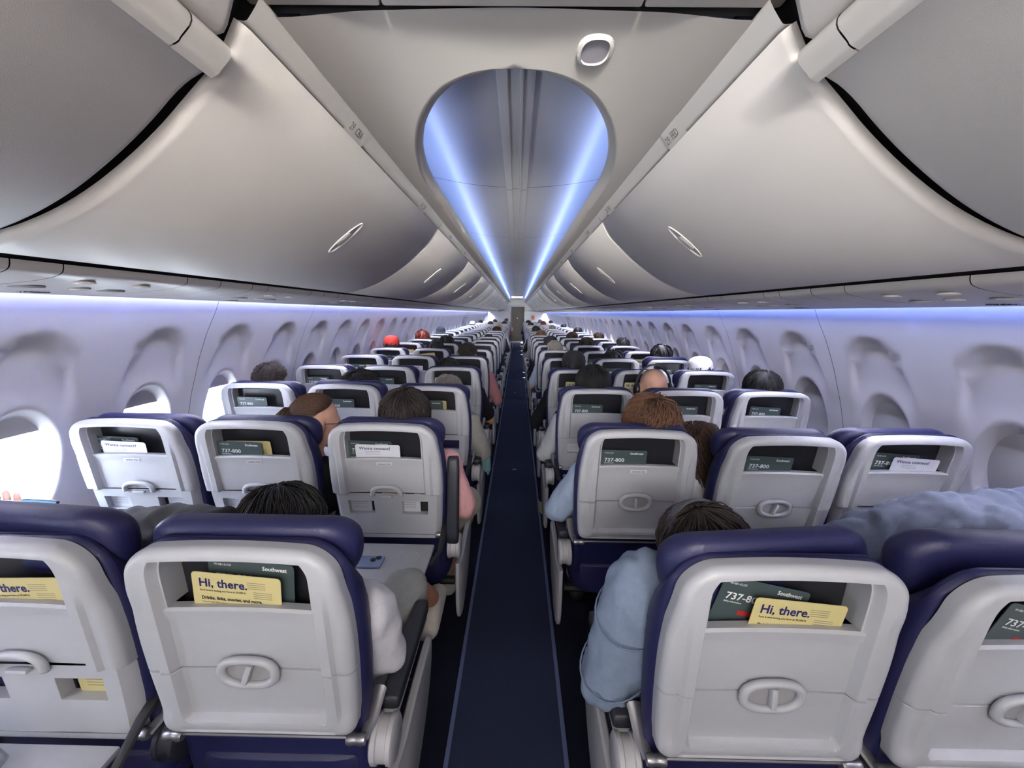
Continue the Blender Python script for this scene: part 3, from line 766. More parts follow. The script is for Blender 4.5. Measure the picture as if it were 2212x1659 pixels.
def make_seat(c, r):
    dep = (r, c) in DEPLOY
    x, y = seat_x(c, r), row_y(c, r)
    tilt = RECL.get((r, c), random.uniform(-.012, .012) if r > 2 else 0)-(.050 if r == 1 else 0)
    t = empty('airline_seat', (x, y, 0)); SEATS[(r, c)] = t
    lab = 'grey-backed navy seat, %s, %s place, %s row from the camera' % ('tray folded down' if dep else 'tray stowed', COLN[c], ordn[r-1])
    tagit(t, lab, 'seat', 'airline seats in rows of three')
    piv = Matrix.Translation((0, .16, .50-({'A': .033, 'B': .033, 'C': .033, 'D': .026, 'E': .026, 'F': .026}[c] if r == 1 else 0))) @ Matrix.Rotation(tilt, 4, 'X') @ Matrix.Translation((0, -.16, -.50))
    def P(nm, k, **kw):
        o = ob(nm, SM[k], t, **kw)
        if tilt: o.matrix_local = piv @ o.matrix_local if kw else piv.copy()
        return o
    P('backrest_shell', 'shell'); P('backrest_cushion', 'cush'); P('literature_pocket', 'pocket')
    if r < 16:
        hr = P('headrest', 'head')
        if (r, c) in HEADR:
            dz, rx, rz = HEADR[(r, c)]; hr.matrix_local = hr.matrix_local @ Matrix.Translation((0, .1, 1.06+dz)) @ Euler((rx, 0, rz)).to_matrix().to_4x4() @ Matrix.Translation((0, -.1, -1.06))
    if dep:
        P('lower_panel', 'low'); P('slot_back', 'slot', loc=(-.1075, 0, 0)); P('slot_back', 'slot', loc=(.1075, 0, 0))
        lt = P('latch', 'arch'); ob('latch_knob', SM['knobh'], lt)
        td = ob('tray_table', SM['down'], t); ob('cup_recess', SM['cup'], td)
        ob('tray_arm', SM['taL'], t); ob('tray_arm', SM['taR'], t)
    else:
        P('tray_table', 'tray')
        if r < 14:
            lt = P('latch', 'ring'); ob('latch_plate', SM['plate'], lt); k = ob('latch_knob', SM['knob'], lt)
            if r < 3 and c in 'CE': k.matrix_local = Matrix.Translation((0, 0, .834)) @ Matrix.Rotation(.35, 4, 'Y') @ Matrix.Translation((0, 0, -.834))
    if r < 8:
        P('tray_hinge', 'hL'); P('tray_hinge', 'hR'); P('lower_rod', 'bar')
    if r <= 6:
        z = .962; l = P('pocket_label', 'label', loc=(0, yb_(z)-.0035, z), rot=(-.17, 0, 0))
        if r <= 3: letter(l, 'Literature Only', .0085, inkK, -.024, -.003, -.0016, .0001, .048)
    ob('seat_cushion', SM['pan'], t); ob('seat_frame', SM['beam'], t)
    if c in 'BCDE': ob('seat_leg', SM['leg'], t, (0.1 if c in 'BE' else 0, 0, 0))
    if r < 18:
        sx = {'A': .243, 'B': .243, 'C': .247, 'D': -.247, 'E': -.24, 'F': -.24}[c]
        up = (r, c) == (2, 'C')
        a = ob('armrest', SM['arm'], t, (sx, 0, 0), m=None if c in 'CD' else padM); p = ob('arm_pad', SM['pad'], a)
        if up: a.matrix_local = Matrix.Translation((sx, .13, .575)) @ Matrix.Rotation(radians(84), 4, 'X') @ Matrix.Translation((0, -.13, -.575))
        if c == 'A': a2 = ob('armrest', SM['arm'], t, (-.243, 0, 0), m=padM); ob('arm_pad', SM['pad'], a2)
        if c == 'F': a2 = ob('armrest', SM['arm'], t, (.24, 0, 0), m=padM); ob('arm_pad', SM['pad'], a2)
        if c in 'CD': ob('end_bay', SM['bayR' if c == 'C' else 'bayL'], t, (sx+(.005 if c == 'C' else -.005), .0, -.01))
    return t, piv
HEADR = {(1, 'D'): (.002, -.10, .12), (1, 'C'): (-.006, .04, 0), (1, 'B'): (.012, -.06, -.1), (1, 'E'): (.008, -.03, .0), (3, 'B'): (.012, 0, 0), (4, 'C'): (.0, 0, 0), (5, 'F'): (.02, 0, 0)}
NROW = 25
PIV = {}
for r in range(1, NROW+1):
    for c in 'ABCDEF':
        t, piv = make_seat(c, r); PIV[(r, c)] = piv

# ------------------------------------------------------------------ literature cards (things resting in the pockets)
def card_mesh(w, h_, m, nm):
    r = .008; pts = []
    for cx_, cz_, a0 in ((w/2-r, h_-r, 0), (-w/2+r, h_-r, 90), (-w/2+.001, .001, 180), (w/2-.001, .001, 270)):
        for k in range(5):
            a = radians(a0+k*22.5); rr = r if cz_ > .01 else .001; pts.append((cx_+rr*cos(a), cz_+rr*sin(a)))
    return MB().loft([[(x, -.0006, z) for x, z in pts], [(x, .0006, z) for x, z in pts]]).mesh(nm, m, False)
CM = {'safety': card_mesh(.168, .115, cardG, 'card'), 'yellow': card_mesh(.172, .098, cardY, 'card'), 'white': card_mesh(.168, .085, cardW, 'card')}
CLOCK = {}
def card(kind, c, r, dx=0, top=.06, rot=0, dy=.01, lean=0.0, text=True, extra=''):
    h_ = {'safety': .115, 'yellow': .098, 'white': .085}[kind]
    z0 = .985+top-h_
    nm = {'safety': 'safety_card', 'yellow': 'menu_card', 'white': 'wifi_card'}[kind]
    o = ob(nm, CM[kind])
    base = Matrix.Translation((seat_x(c, r), row_y(c, r), 0)) @ PIV[(r, c)]
    zc = 1.03
    M = base @ Matrix.Translation((dx, yb_(z0)+dy, z0)) @ Matrix.Rotation(-(.17+lean)+.34*0, 4, 'X') @ Matrix.Translation((0, 0, h_/2)) @ Matrix.Rotation(rot, 4, 'Y') @ Matrix.Translation((0, 0, -h_/2))
    # the seat back leans so that its top is nearer the camera
    M = base @ Matrix.Translation((dx, yb_(z0)+dy, z0)) @ Matrix.Rotation(.17+lean, 4, 'X') @ Matrix.Translation((0, 0, h_/2)) @ Matrix.Rotation(rot, 4, 'Y') @ Matrix.Translation((0, 0, -h_/2))
    o.matrix_world = M
    desc = {'safety': 'dark green safety card reading 737-800', 'yellow': 'yellow card reading Hi, there.', 'white': 'white card reading Wanna connect?'}[kind]
    key = (kind, c, r); CLOCK[key] = CLOCK.get(key, 0)+1
    tagit(o, '%s%s in %s pocket, %s row' % (desc, extra, COLN[c], ordn[r-1]), 'card', 'cards in the seat pockets')
    if not text: return o
    if kind == 'safety':
        letter(o, '737-800', .021, inkW, -.070, .068, bold=.0003, width=.072)
        letter(o, 'Southwest', .0125, inkW, .022, .098, bold=.0003, width=.048)
        letter(o, 'W-081-01/20', .007, inkW, -.072, .1005, width=.033)
        if r <= 3:
            letter(o, 'Safety information', .0055, inkW, -.070, .0605, width=.035)
            ob('red_bar', MB().box(-.035, .02, -.0012, 0, .036, .046).mesh('red_bar', inkR, False), o)
    elif kind == 'yellow':
        letter(o, 'Hi, there.', .027, inkM, -.073, .066, bold=.0005, width=.092)
        if r <= 2:
            letter(o, 'Sure is nice seeing you here at 35,000 ft.', .0062, inkK, -.072, .0555, width=.090)
            letter(o, 'Drinks, links, movies, and more.', .0105, inkK, -.070, .036, bold=.0003, width=.118)
            letter(o, 'Here\'s the full menu.', .0058, inkG, -.070, .028, width=.05)
            for q in range(4): ob('print_line', LINE, o, (.038, 0, .082-.0045*q))
            for q in range(4): ob('print_line', LINE, o, (.050, 0, .060-.0045*q))
    else:
        letter(o, 'Wanna connect?', .0165, inkM, -.070, .064, bold=.0002, width=.118)
        if r <= 3:
            for q in range(3): ob('print_line', LINE, o, (-.02, 0, .056-.006*q), scale=(1.6, 1, 1))
    return o
LINE = MB().box(-.018, .018, -.0009, 0, 0, .0009).mesh('print_line', inkG, False)
CARDS = [('safety', 'C', 1, .012, .088, .10, .030, ''), ('yellow', 'C', 1, -.008, .068, .09, .012, ''),
         ('yellow', 'B', 1, .03, .05, -.03, .014, ''),
         ('safety', 'D', 1, -.035, .078, .22, .030, ''), ('yellow', 'D', 1, .028, .052, .10, .012, ''),
         ('safety', 'E', 1, -.02, .066, .25, .014, ''),
         ('safety', 'A', 2, -.07, .062, .03, .030, ''), ('white', 'A', 2, -.03, .048, .04, .012, ''),
         ('yellow', 'B', 2, -.030, .054, .0, .028, ''), ('safety', 'B', 2, -.055, .056, .03, .012, ''),
         ('safety', 'C', 2, -.06, .062, .01, .030, ''), ('white', 'C', 2, -.025, .052, .01, .012, ''),
         ('safety', 'D', 2, -.055, .058, .01, .014, ''), ('safety', 'E', 2, -.048, .058, .04, .014, ''),
         ('safety', 'F', 2, -.03, .062, .06, .030, ''), ('white', 'F', 2, .03, .050, .06, .012, ''),
         ('safety', 'A', 3, -.045, .056, .01, .014, ''), ('safety', 'B', 3, -.035, .052, .0, .014, ''),
         ('yellow', 'C', 3, .0, .050, .0, .028, ''), ('safety', 'C', 3, -.015, .052, 0, .012, ''),
         ('safety', 'D', 3, -.055, .050, .01, .014, ''), ('safety', 'E', 3, -.01, .050, .01, .014, ''), ('safety', 'F', 3, -.03, .050, .05, .014, ''),
         ('safety', 'A', 4, -.05, .050, .0, .014, ''), ('safety', 'B', 4, -.04, .052, .0, .014, ''), ('white', 'C', 4, -.05, .056, .0, .014, ''),
         ('yellow', 'D', 4, -.0, .046, .0, .014, ''), ('yellow', 'E', 4, -.04, .046, .0, .014, ''), ('safety', 'F', 4, -.0, .040, 0, .014, ''),
         ('safety', 'A', 5, -.05, .052, .0, .012, ''), ('yellow', 'A', 5, .06, .044, .0, .030, ''), ('white', 'B', 5, .0, .046, 0, .012, ''), ('safety', 'C', 5, -.02, .052, 0, .014, ''),
         ('safety', 'D', 5, -.05, .052, .0, .014, ''), ('safety', 'E', 5, -.04, .052, .0, .014, ''), ('safety', 'F', 5, -.05, .050, .0, .014, ''),
         ('safety', 'A', 6, .03, .056, .0, .012, ''), ('yellow', 'A', 6, -.05, .05, .0, .030, ''), ('yellow', 'B', 6, -.04, .085, -.12, .014, ''), ('yellow', 'D', 6, -.02, .044, .0, .014, ''),
         ('safety', 'E', 6, -.05, .050, .0, .014, ''), ('yellow', 'F', 6, -.03, .050, .0, .014, ''), ('safety', 'F', 6, .05, .050, .3, .030, '')]
for kind, c, r, dx, top, rot, dy, ex in CARDS: card(kind, c, r, dx, top, rot, dy, extra=ex)
for r in range(7, 14):
    for c in 'ABCDEF':
        if random.random() < .8: card(random.choice(['safety', 'safety', 'yellow', 'white']), c, r, random.uniform(-.05, .05), random.uniform(.042, .06), random.uniform(-.03, .05), .014, text=r < 9)
# papers in the lower slots of opened trays
for c, r, sx in (('A', 2, -1), ('A', 2, 1), ('B', 2, -1), ('C', 2, -1), ('C', 2, 1), ('D', 3, -1), ('B', 1, 1)):
    z = .772; o = ob('paper_leaflet', MB().box(-.045, .045, -.0005, .0005, -.04, .028).mesh('leaflet', cardY if (c, r) == ('B', 1) else cardW, False))
    o.matrix_world = Matrix.Translation((seat_x(c, r), row_y(c, r), 0)) @ PIV[(r, c)] @ Matrix.Translation((sx*(.118 if c != 'C' or sx < 0 else .075), yb_(z)+.022, z)) @ Matrix.Rotation(.17, 4, 'X')
    tagit(o, 'paper leaflet seen through the %s slot below the %s pocket, %s row' % ('outer' if sx*SEATX[c] > 0 else 'inner', COLN[c], ordn[r-1]), 'leaflet', 'leaflets behind the lower slots')
    for q in range(5): ob('print_line', LINE, o, (0, 0, .018-.008*q), scale=(1.5, 1, 1))
# phone and cup on the trays
def tray_thing(nm, c, r, x, y): return empty(nm, (seat_x(c, r)+x, row_y(c, r)+y, .6165))
t = tray_thing('mobile_phone', 'C', 2, -.060, -.075); tagit(t, 'pale blue phone lying face down on open tray with two camera lenses', 'phone')
bl = mat('phone_blue', rgb(132, 148, 184), .25)
ob('phone_body', MB().box(-.072, .072, -.036, .036, 0, .008, c=.0035).mesh('phone_body', bl), t)
for q, (x, y) in enumerate(((.052, .020), (.036, .006))): ob('camera_lens', MB().lathe([(.001, .008), (.010, .008), (.010, .011), (.008, .0112), (.001, .0105)], 20, Matrix.Translation((x, y, 0))).mesh('lens', darkM), t)
t = tray_thing('plastic_cup', 'B', 1, -.01, -.005); tagit(t, 'clear plastic cup tipped on the open tray at the lower left', 'cup')
t.rotation_euler = (0, radians(-38), .3); t.location.z += .012
ob('cup_wall', MB().loft([[(r_*cos(2*pi*k/32), r_*sin(2*pi*k/32), z) for k in range(32)] for r_, z in ((.024, 0), (.027, .002), (.038, .085), (.041, .088), (.041, .091), (.038, .0905), (.026, .004), (.001, .003))], cap=True).mesh('cup_wall', cupM), t)

# ------------------------------------------------------------------ people
def remesh(mb, vox, nm, m, smooth=4, folds=0.0, fscale=12, seed=0, keep=None):
    me0 = bpy.data.meshes.new('tmp'); me0.from_pydata([tuple(v) for v in mb.V], [], mb.F)
    o = bpy.data.objects.new('tmp', me0); COL.objects.link(o)
    r = o.modifiers.new('r', 'REMESH'); r.mode = 'VOXEL'; r.voxel_size = vox
    q = o.modifiers.new('s', 'SMOOTH'); q.factor = .5; q.iterations = smooth
    dg = bpy.context.evaluated_depsgraph_get(); me = bpy.data.meshes.new_from_object(o.evaluated_get(dg))
    bpy.data.objects.remove(o); bpy.data.meshes.remove(me0)
    if folds:
        sd = Vector((seed*3.1, seed*1.7, seed)); ns = [v.normal.copy() for v in me.vertices]
        for v, n in zip(me.vertices, ns):
            p = v.co*fscale; p = Vector((p.x*1.3, p.y, p.z*.75+.5*sin(p.x*.7)))+sd
            f = abs(noise.noise(p))*2-.5+.5*noise.noise(p*2.3); v.co += n*f*folds
    me.name = nm; me.materials.clear(); me.materials.append(m); me.shade_smooth()
    return me
def join_mesh(me, mb, nm):
    bm = bmesh.new(); bm.from_mesh(me)
    base = len(bm.verts); vs = [bm.verts.new(v) for v in mb.V]
    for f in mb.F:
        try: bm.faces.new([vs[i] for i in f]).smooth = True
        except ValueError: pass
    bm.to_mesh(me); bm.free(); return me
def hand(mb, w, d, n, side, curl=.5, k=1.0):   # w wrist, d direction, n palm normal, side +-1 for the thumb side
    w, d, n = Vector(w), Vector(d).normalized(), Vector(n); n = (n-d*n.dot(d)).normalized(); a = d.cross(n)*side
    for i in range(4):
        o = (i-1.5)*.019; mb.capsule(w+d*.01+a*o*.6, w+d*.082*k+a*o, .013, .011, 8)
        L = (.040, .045, .042, .033)[3-i]; p = w+d*.084*k+a*o; dd = d
        for q in range(3):
            ang = curl*(.5+.35*q); dd = (d*cos(ang*(q+1))+n*sin(ang*(q+1))).normalized(); p2 = p+dd*L*(1, .68, .55)[q]
            mb.capsule(p, p2, .0095-.001*q, .0085-.001*q, 8); p = p2
    t0 = w+d*.022+a*.022; t1 = t0+(d*.6+a*.75+n*.25).normalized()*.036; t2 = t1+(d*.9+a*.2+n*.45).normalized()*.03; t3 = t2+(d*.9+n*.5).normalized()*.024
    mb.capsule(t0, t1, .014, .011, 8); mb.capsule(t1, t2, .0105, .0095, 8); mb.capsule(t2, t3, .0095, .008, 8)
def head_elems(b, M, nb):
    b.ell((0, -.008, .018), (.076, .094, .086), M); b.ell((0, .028, -.030), (.060, .064, .078), M)
    b.ell((0, .040, -.080), (.040, .042, .026), M); b.ell((0, .075, .012), (.050, .022, .014), M)
    for s in (-1, 1): b.ell((s*.078, -.006, -.018), (.015, .021, .034), M); b.ell((s*.034, .068, -.030), (.022, .022, .020), M)
    for p, q, r0, r1 in (((0, .094, .0), (0, .110, -.032), .007, .011),): b.capsule(M @ Vector(p), M @ Vector(q), r0, r1, 8)
    b.ell((0, .088, -.056), (.021, .011, .006), M); b.ell((0, .086, -.066), (.019, .011, .006), M)
    b.capsule(M @ Vector((0, -.022, -.055)), nb, .056, .060, 14)
def head_matrix(pos, yaw=0, pitch=0, roll=0):
    return Matrix.Translation(Vector(pos)) @ Euler((radians(-pitch), radians(roll), radians(yaw)), 'YXZ').to_matrix().to_4x4()
skinL = mat('skin_light', rgb(205, 160, 140), .55, noise_amt=.06, scale=30); skinM = mat('skin_tan', rgb(160, 112, 88), .55, noise_amt=.06, scale=30); skinD = mat('skin_brown', rgb(112, 74, 56), .55, noise_amt=.06, scale=30)
def hairmat(nm, c, k=.35): return mat(nm, c, .55, noise_amt=k, scale=90)
hBlack = hairmat('hair_black', rgb(20, 18, 20)); hDark = hairmat('hair_dark', rgb(40, 30, 26)); hBrown = hairmat('hair_brown', rgb(74, 52, 40)); hAub = hairmat('hair_auburn', rgb(104, 72, 52), .45)
hGrey = hairmat('hair_grey', rgb(128, 122, 118)); hBlond = hairmat('hair_blond', rgb(176, 144, 104)); hRed = hairmat('hair_red', rgb(140, 60, 40))
def clothm(nm, c): return mat('cloth_'+nm, c, .85, noise_amt=.10, scale=70, bump=.5, bscale=700, spec=.15)
def scalp(th, ph, k=1.0, hd=0.0):   # th from crown axis
    ax = Vector((0, -.38, .925)).normalized(); ux = Vector((1, 0, 0)); uy = ax.cross(ux)
    d = ax*cos(th)+ux*sin(th)*cos(ph)+uy*sin(th)*sin(ph)
    r = Vector((.079*k, .097*k, .089*k)); q = 1/sqrt((d.x/r.x)**2+(d.y/r.y)**2+(d.z/r.z)**2)
    return Vector((0, -.008, .018))+d*(q+hd)
def thmax(ph, front, side, back):    # ph: uy direction points to +y? uy = ax x ux
    ax = Vector((0, -.38, .925)).normalized(); uy = ax.cross(Vector((1, 0, 0))); f = sin(ph)*(1 if uy.y > 0 else -1)
    return side+(front-side)*max(0, f)**1.5+(back-side)*max(0, -f)
def hair_mesh(style, n, seed=0, thick=.0036):
    rnd = random.Random(seed); b = MB()
    fr, sd, bk = {'short': (1.05, 1.38, 1.55), 'bob': (1.1, 1.7, 1.85), 'tousled': (1.15, 1.65, 1.7), 'long': (1.1, 1.6, 1.8), 'pony': (1.02, 1.22, 1.6), 'thin': (1.1, 1.5, 1.6)}[style]
    # under-cap
    rings = [[scalp(th*thmax(2*pi*k/28, fr, sd, bk), 2*pi*k/28, 1.035, .002*noise.noise(Vector((k*.7, th*5, seed)))) for k in range(28)] for th in (.01, .15, .3, .45, .6, .75, .88, 1.0)]
    b.loft(rings, cap=False)
    lift = {'short': .009, 'bob': .016, 'tousled': .022, 'long': .016, 'pony': .007, 'thin': .008}[style]
    wob = {'short': .004, 'bob': .004, 'tousled': .012, 'long': .012, 'pony': .0015, 'thin': .006}[style]
    tie = Vector((0, -.118, .035))
    for i in range(n):
        ph = rnd.uniform(0, 2*pi); tm = thmax(ph, fr, sd, bk); t0 = tm*sqrt(rnd.random())*.92; pts = []
        if style == 'pony':
            t0 = tm*rnd.uniform(.05, 1.0); p0 = scalp(t0, ph, 1.03, .002)
            for q in range(8):
                f = q/7; p = p0.lerp(tie, f); d = p-Vector((0, -.008, .018)); L = sqrt((d.x/.083)**2+(d.y/.101)**2+(d.z/.093)**2)
                if L < 1.03 and q < 7: p = Vector((0, -.008, .018))+d*(1.04/max(L, .05))
                if q == 7: p = tie+Vector((rnd.uniform(-.01, .01), 0, rnd.uniform(-.01, .01)))
                pts.append(p)
        else:
            ln = {'short': .45, 'bob': 1.3, 'tousled': 1.0, 'long': 1.4, 'thin': .5}[style]*rnd.uniform(.7, 1.1)
            w0 = rnd.uniform(0, 6); sw_ = rnd.uniform(-.35, .35)*(2.0 if style == 'tousled' else 1)
            for q in range(8):
                f = q/7; th = t0+ln*f; over = max(0, th-tm*1.02)
                p = scalp(min(th, tm*1.02), ph+sw_*f, 1.03, lift*(.4+.9*sin(min(1, f*1.3)*pi*.55))*rnd.uniform(.9, 1.1))
                if over > 0: p = p+Vector((0, 0, -over*({'long': .30, 'bob': .05, 'tousled': .05}.get(style, .02))))
                p += Vector((sin(w0+f*7), cos(w0+f*6), sin(w0*2+f*5)))*wob*f
                pts.append(p)
        w = thick*rnd.uniform(.7, 1.3)
        b.tube(pts, [w*.6, w, w*1.1, w, w, w*.9, w*.7, w*.2], 3, flat=.7)
    if style == 'pony':
        for i in range(90):
            a = rnd.uniform(0, 6.28); r_ = sqrt(rnd.random()); pts = []
            for q in range(8):
                f = q/7; rr = .012+.022*sin(f*pi*.8); pts.append(tie+Vector((cos(a)*r_*rr+.01*sin(f*4), -.045*sin(f*pi*.7)+sin(a)*r_*rr, -.16*f+.01*(1-f))))
            b.tube(pts, [.002, .003, .003, .003, .003, .002, .002, .001], 3)
    return b.mesh('hair', hDark, sharp=None)
HAIR = {}
def get_hair(style, n, seed):
    k = (style, n, seed)
    if k not in HAIR: HAIR[k] = hair_mesh(style, int(n*(2.2 if n > 300 else 1)), seed, .0019 if n > 300 else (.004 if n > 200 else .0065))
    return HAIR[k]
def cap_mesh():
    b = MB(); rings = [[(rx*cos(2*pi*k/28), -.006+ry*sin(2*pi*k/28), z) for k in range(28)] for rx, ry, z in ((.090, .108, .0), (.092, .110, .03), (.088, .104, .065), (.070, .085, .095), (.04, .05, .112), (.005, .006, .117))]
    return b.loft(rings).mesh('cap_crown', darkM)
def brim_mesh():
    rings = []
    for z0 in (.0, .004):
        rings.append([(.080*cos(a), .085+.075*max(0, sin(a))-.02*abs(cos(a)), .012+z0-.012*abs(cos(a))) for a in [2*pi*k/24 for k in range(24)]])
    return MB().loft(rings).mesh('cap_brim', darkM)
CAPM, BRIM = cap_mesh(), brim_mesh()
DEF = dict(head=(0, .215, 1.105), yaw=0, pitch=8, roll=0, nb=(0, .185, .955), chest=(0, .20, .80), pelvis=(0, .31, .56), shL=(-.165, .19, .895), shR=(.165, .19, .895),
           elL=(-.225, .27, .665), elR=(.225, .27, .665), wrL=(-.12, .46, .66), wrR=(.12, .46, .66), knL=(-.11, .66, .56), knR=(.11, .66, .56), ftL=(-.11, .70, .07), ftR=(.11, .70, .07))
def build_person(nm, c, r, label, hair=('short', 260, 1), hcol=None, skin=None, shirt=None, legs=None, sleeve='short', vox=.012, folds=.005, seed=1, group=None, near=True, shoes=None, shorts=False, bulk=1.0, **kw):
    P = dict(DEF); P.update(kw); g = {k: Vector(v) if isinstance(v, tuple) and len(v) == 3 else v for k, v in P.items()}
    t = empty('person', (seat_x(c, r), row_y(c, r), 0)); tagit(t, label, 'person', group)
    Mh = head_matrix(g['head'], g['yaw'], g['pitch'], g['roll'])
    b = MB(); head_elems(b, Mh, g['nb'])
    ch, pe = g['chest'], g['pelvis']
    for s in (-.07, .07): b.capsule(pe+Vector((s, 0, 0)), ch+Vector((s*1.1, 0, .02)), .105, .10, 14)
    b.capsule(g['shL'], g['shR'], .058, .058, 12); b.capsule(g['nb']-Vector((0, 0, .02)), ch, .07, .10, 12)
    for q in 'LR':
        b.capsule(g['sh'+q], g['el'+q], .052, .040); b.capsule(g['el'+q], g['wr'+q], .040, .027)
        hp = pe+Vector((-.09 if q == 'L' else .09, .0, -.03)); b.capsule(hp, g['kn'+q], .088, .060); b.capsule(g['kn'+q], g['ft'+q]+Vector((0, -.02, .06)), .055, .036)
    body = remesh(b, vox, 'body', skin or skinL)
    hb = MB()
    for q, sd in (('L', 1), ('R', -1)):
        d = (g['wr'+q]-g['el'+q]).normalized(); hand(hb, g['wr'+q], d, Vector((0, 0, -1)), sd, .45)
    join_mesh(body, hb, 'body'); ob('body', body, t)
    s_ = MB()
    for s in (-.07, .07): s_.capsule(pe+Vector((s, -.005, .03)), ch+Vector((s*1.1, 0, .02)), .125, .118, 14)
    s_.capsule(g['shL'], g['shR'], .072, .072, 12); s_.capsule(g['nb']-Vector((0, 0, .045)), ch, .075, .11, 12)
    for q in 'LR':
        sh, el, wr = g['sh'+q], g['el'+q], g['wr'+q]
        if sleeve == 'short': s_.capsule(sh, sh.lerp(el, .72), .070, .068)
        elif sleeve == 'wide': s_.capsule(sh, sh.lerp(el, .85), .066, .062)
        else: s_.capsule(sh, el, .070*bulk, .058*bulk); s_.capsule(el, el.lerp(wr, .93), .058*bulk, .042*bulk)
    ob('shirt', remesh(s_, vox, 'shirt', shirt or clothm('grey', rgb(120, 120, 126)), 3, folds, 13, seed), t)
    l_ = MB()
    for q in 'LR':
        hp = pe+Vector((-.09 if q == 'L' else .09, .0, -.03)); kn, ft = g['kn'+q], g['ft'+q]
        l_.capsule(hp, hp.lerp(kn, .93 if shorts else 1), .104, .082 if shorts else .070)
        if not shorts: l_.capsule(kn, kn.lerp(ft, .88), .068, .052)
    ob('shorts' if shorts else 'trousers', remesh(l_, vox, 'trousers', legs or clothm('navy', rgb(36, 40, 58)), 3, folds, 12, seed+3), t)
    for q in 'LR':
        ft = g['ft'+q]; m_ = MB(); m_.capsule(ft+Vector((0, -.07, -.02)), ft+Vector((0, .13, -.03)), .042, .036, 12); m_.capsule(ft+Vector((0, -.05, .0)), ft+Vector((0, .02, .01)), .042, .038, 12)
        V = [Vector((v.x, v.y, max(v.z, ft.z-.06))) for v in m_.V]; m_.V = V
        ob('shoe', m_.mesh('shoe', shoes or mat('shoe_dark', rgb(40, 40, 44), .6), sharp=None), t)
    if near:
        eb = MB(); 
        for s in (-1, 1): eb.ell((s*.031, .083, .0), (.012, .010, .008), Mh, 10)
        ob('eyes', eb.mesh('eyes', mat('eye', rgb(60, 50, 46), .2)), t)
    if hair:
        h = ob('hair', get_hair(*hair), t, m=hcol or hDark); h.matrix_local = Mh
    t['_h'] = 0; del t['_h']
    return t, Mh
def cap_on(t, Mh, m, back=False, brim=True):
    M = Mh @ Matrix.Translation((0, 0, .032)) @ Matrix.Rotation(pi if back else 0, 4, 'Z')
    c = ob('cap', CAPM, t, m=m); c.matrix_local = M
    if brim: b_ = ob('cap_brim', BRIM, t, m=m); b_.matrix_local = M
def headphones(t, Mh, label, m, ring=None):
    h = empty('headphones'); tagit(h, label, 'headphones'); h.matrix_world = Matrix.Translation(t.location) @ Mh
    b = MB(); rings = []
    for k in range(25):
        a = pi*k/24; x, z = .101*cos(a), -.005+.130*sin(a); 
        w = .010+.010*sin(a); u = Vector((cos(a), 0, sin(a)))
        rings.append([Vector((x, -.01+dy*w, z))+u*dr for dy, dr in ((-1, -.003), (-1, .003), (0, .005), (1, .003), (1, -.003), (0, -.005))])
    ob('headband', b.loft(rings).mesh('headband', m), h)
    for s in (-1, 1):
        R_ = Matrix.Translation((s*.083, -.008, -.022)) @ Matrix.Rotation(s*pi/2, 4, 'Y') @ Matrix.Diagonal((1.25, 1, 1, 1))
        ob('ear_cup', MB().lathe([(.001, 0), (.028, 0), (.034, .006), (.034, .016), (.031, .024), (.020, .030), (.001, .031)], 24, R_).mesh('ear_cup', m, sharp=None), h)
    return h
white = clothm('white', rgb(214, 214, 222)); black = clothm('black', rgb(24, 24, 30)); pink = clothm('pink', rgb(226, 172, 174)); denim = clothm('denim', rgb(124, 138, 160)); hood = clothm('hoodie', rgb(92, 98, 114))
ltgrey = clothm('light_grey', rgb(170, 172, 178)); ltblue = clothm('light_blue', rgb(160, 178, 206)); khaki = clothm('khaki', rgb(166, 164, 150)); jacket = mat('jacket_black', rgb(14, 14, 18), .6, bump=.3, bscale=40)
greyT = clothm('grey', rgb(120, 120, 126)); plaid = clothm('rose', rgb(170, 118, 122)); teal = clothm('teal', rgb(110, 150, 152))
shoeW = mat('shoe_white', rgb(196, 190, 180), .6); phk = mat('headphone_black', rgb(26, 27, 32), .35)
# row 1
build_person('p', 'C', 1, 'person with black hair in white shirt and grey shorts in the nearest left aisle seat', ('bob', 700, 3), hBlack, skinM, white, clothm('grey_short', rgb(160, 162, 160)), 'wide', .011, .008, 4,
             shorts=True, shoes=shoeW, head=(-.045, .29, .985), pitch=35, roll=-8, nb=(.0, .22, .87), chest=(.02, .24, .74), shL=(-.15, .26, .84), shR=(.185, .21, .83), elR=(.205, .27, .66), wrR=(.10, .45, .62), knR=(.18, .60, .62), ftR=(.235, .70, .47), elL=(-.20, .34, .64))
build_person('p', 'B', 1, 'person in a shiny black puffer jacket slumped forward beside the black-haired passenger', ('short', 500, 4), hBlack, skinM, jacket, black, 'long', .011, .010, 7,
             head=(.06, .50, .78), pitch=75, nb=(.13, .34, .90), chest=(.12, .27, .80), shL=(-.02, .30, .955), shR=(.27, .27, .985), elL=(-.06, .38, .72), elR=(.26, .42, .74), wrL=(.05, .52, .66), wrR=(.16, .52, .66))
t1d, M1d = build_person('p', 'D', 1, 'person with dark hair in light blue denim jacket leaning left in nearest right aisle seat', ('bob', 800, 5), hDark, skinL, denim, black, 'long', .010, .011, 2,
             bulk=1.22, head=(-.045, .275, .975), pitch=28, roll=-14, yaw=12, nb=(-.05, .22, .87), chest=(-.05, .25, .73), shL=(-.20, .235, .915), shR=(.10, .25, .87), elL=(-.262, .25, .66), wrL=(-.10, .42, .62), elR=(.10, .42, .74), wrR=(-.02, .44, .78))
headphones(t1d, M1d, 'grey headband headphones on the passenger in the denim jacket', mat('headphone_grey', rgb(70, 70, 76), .3))
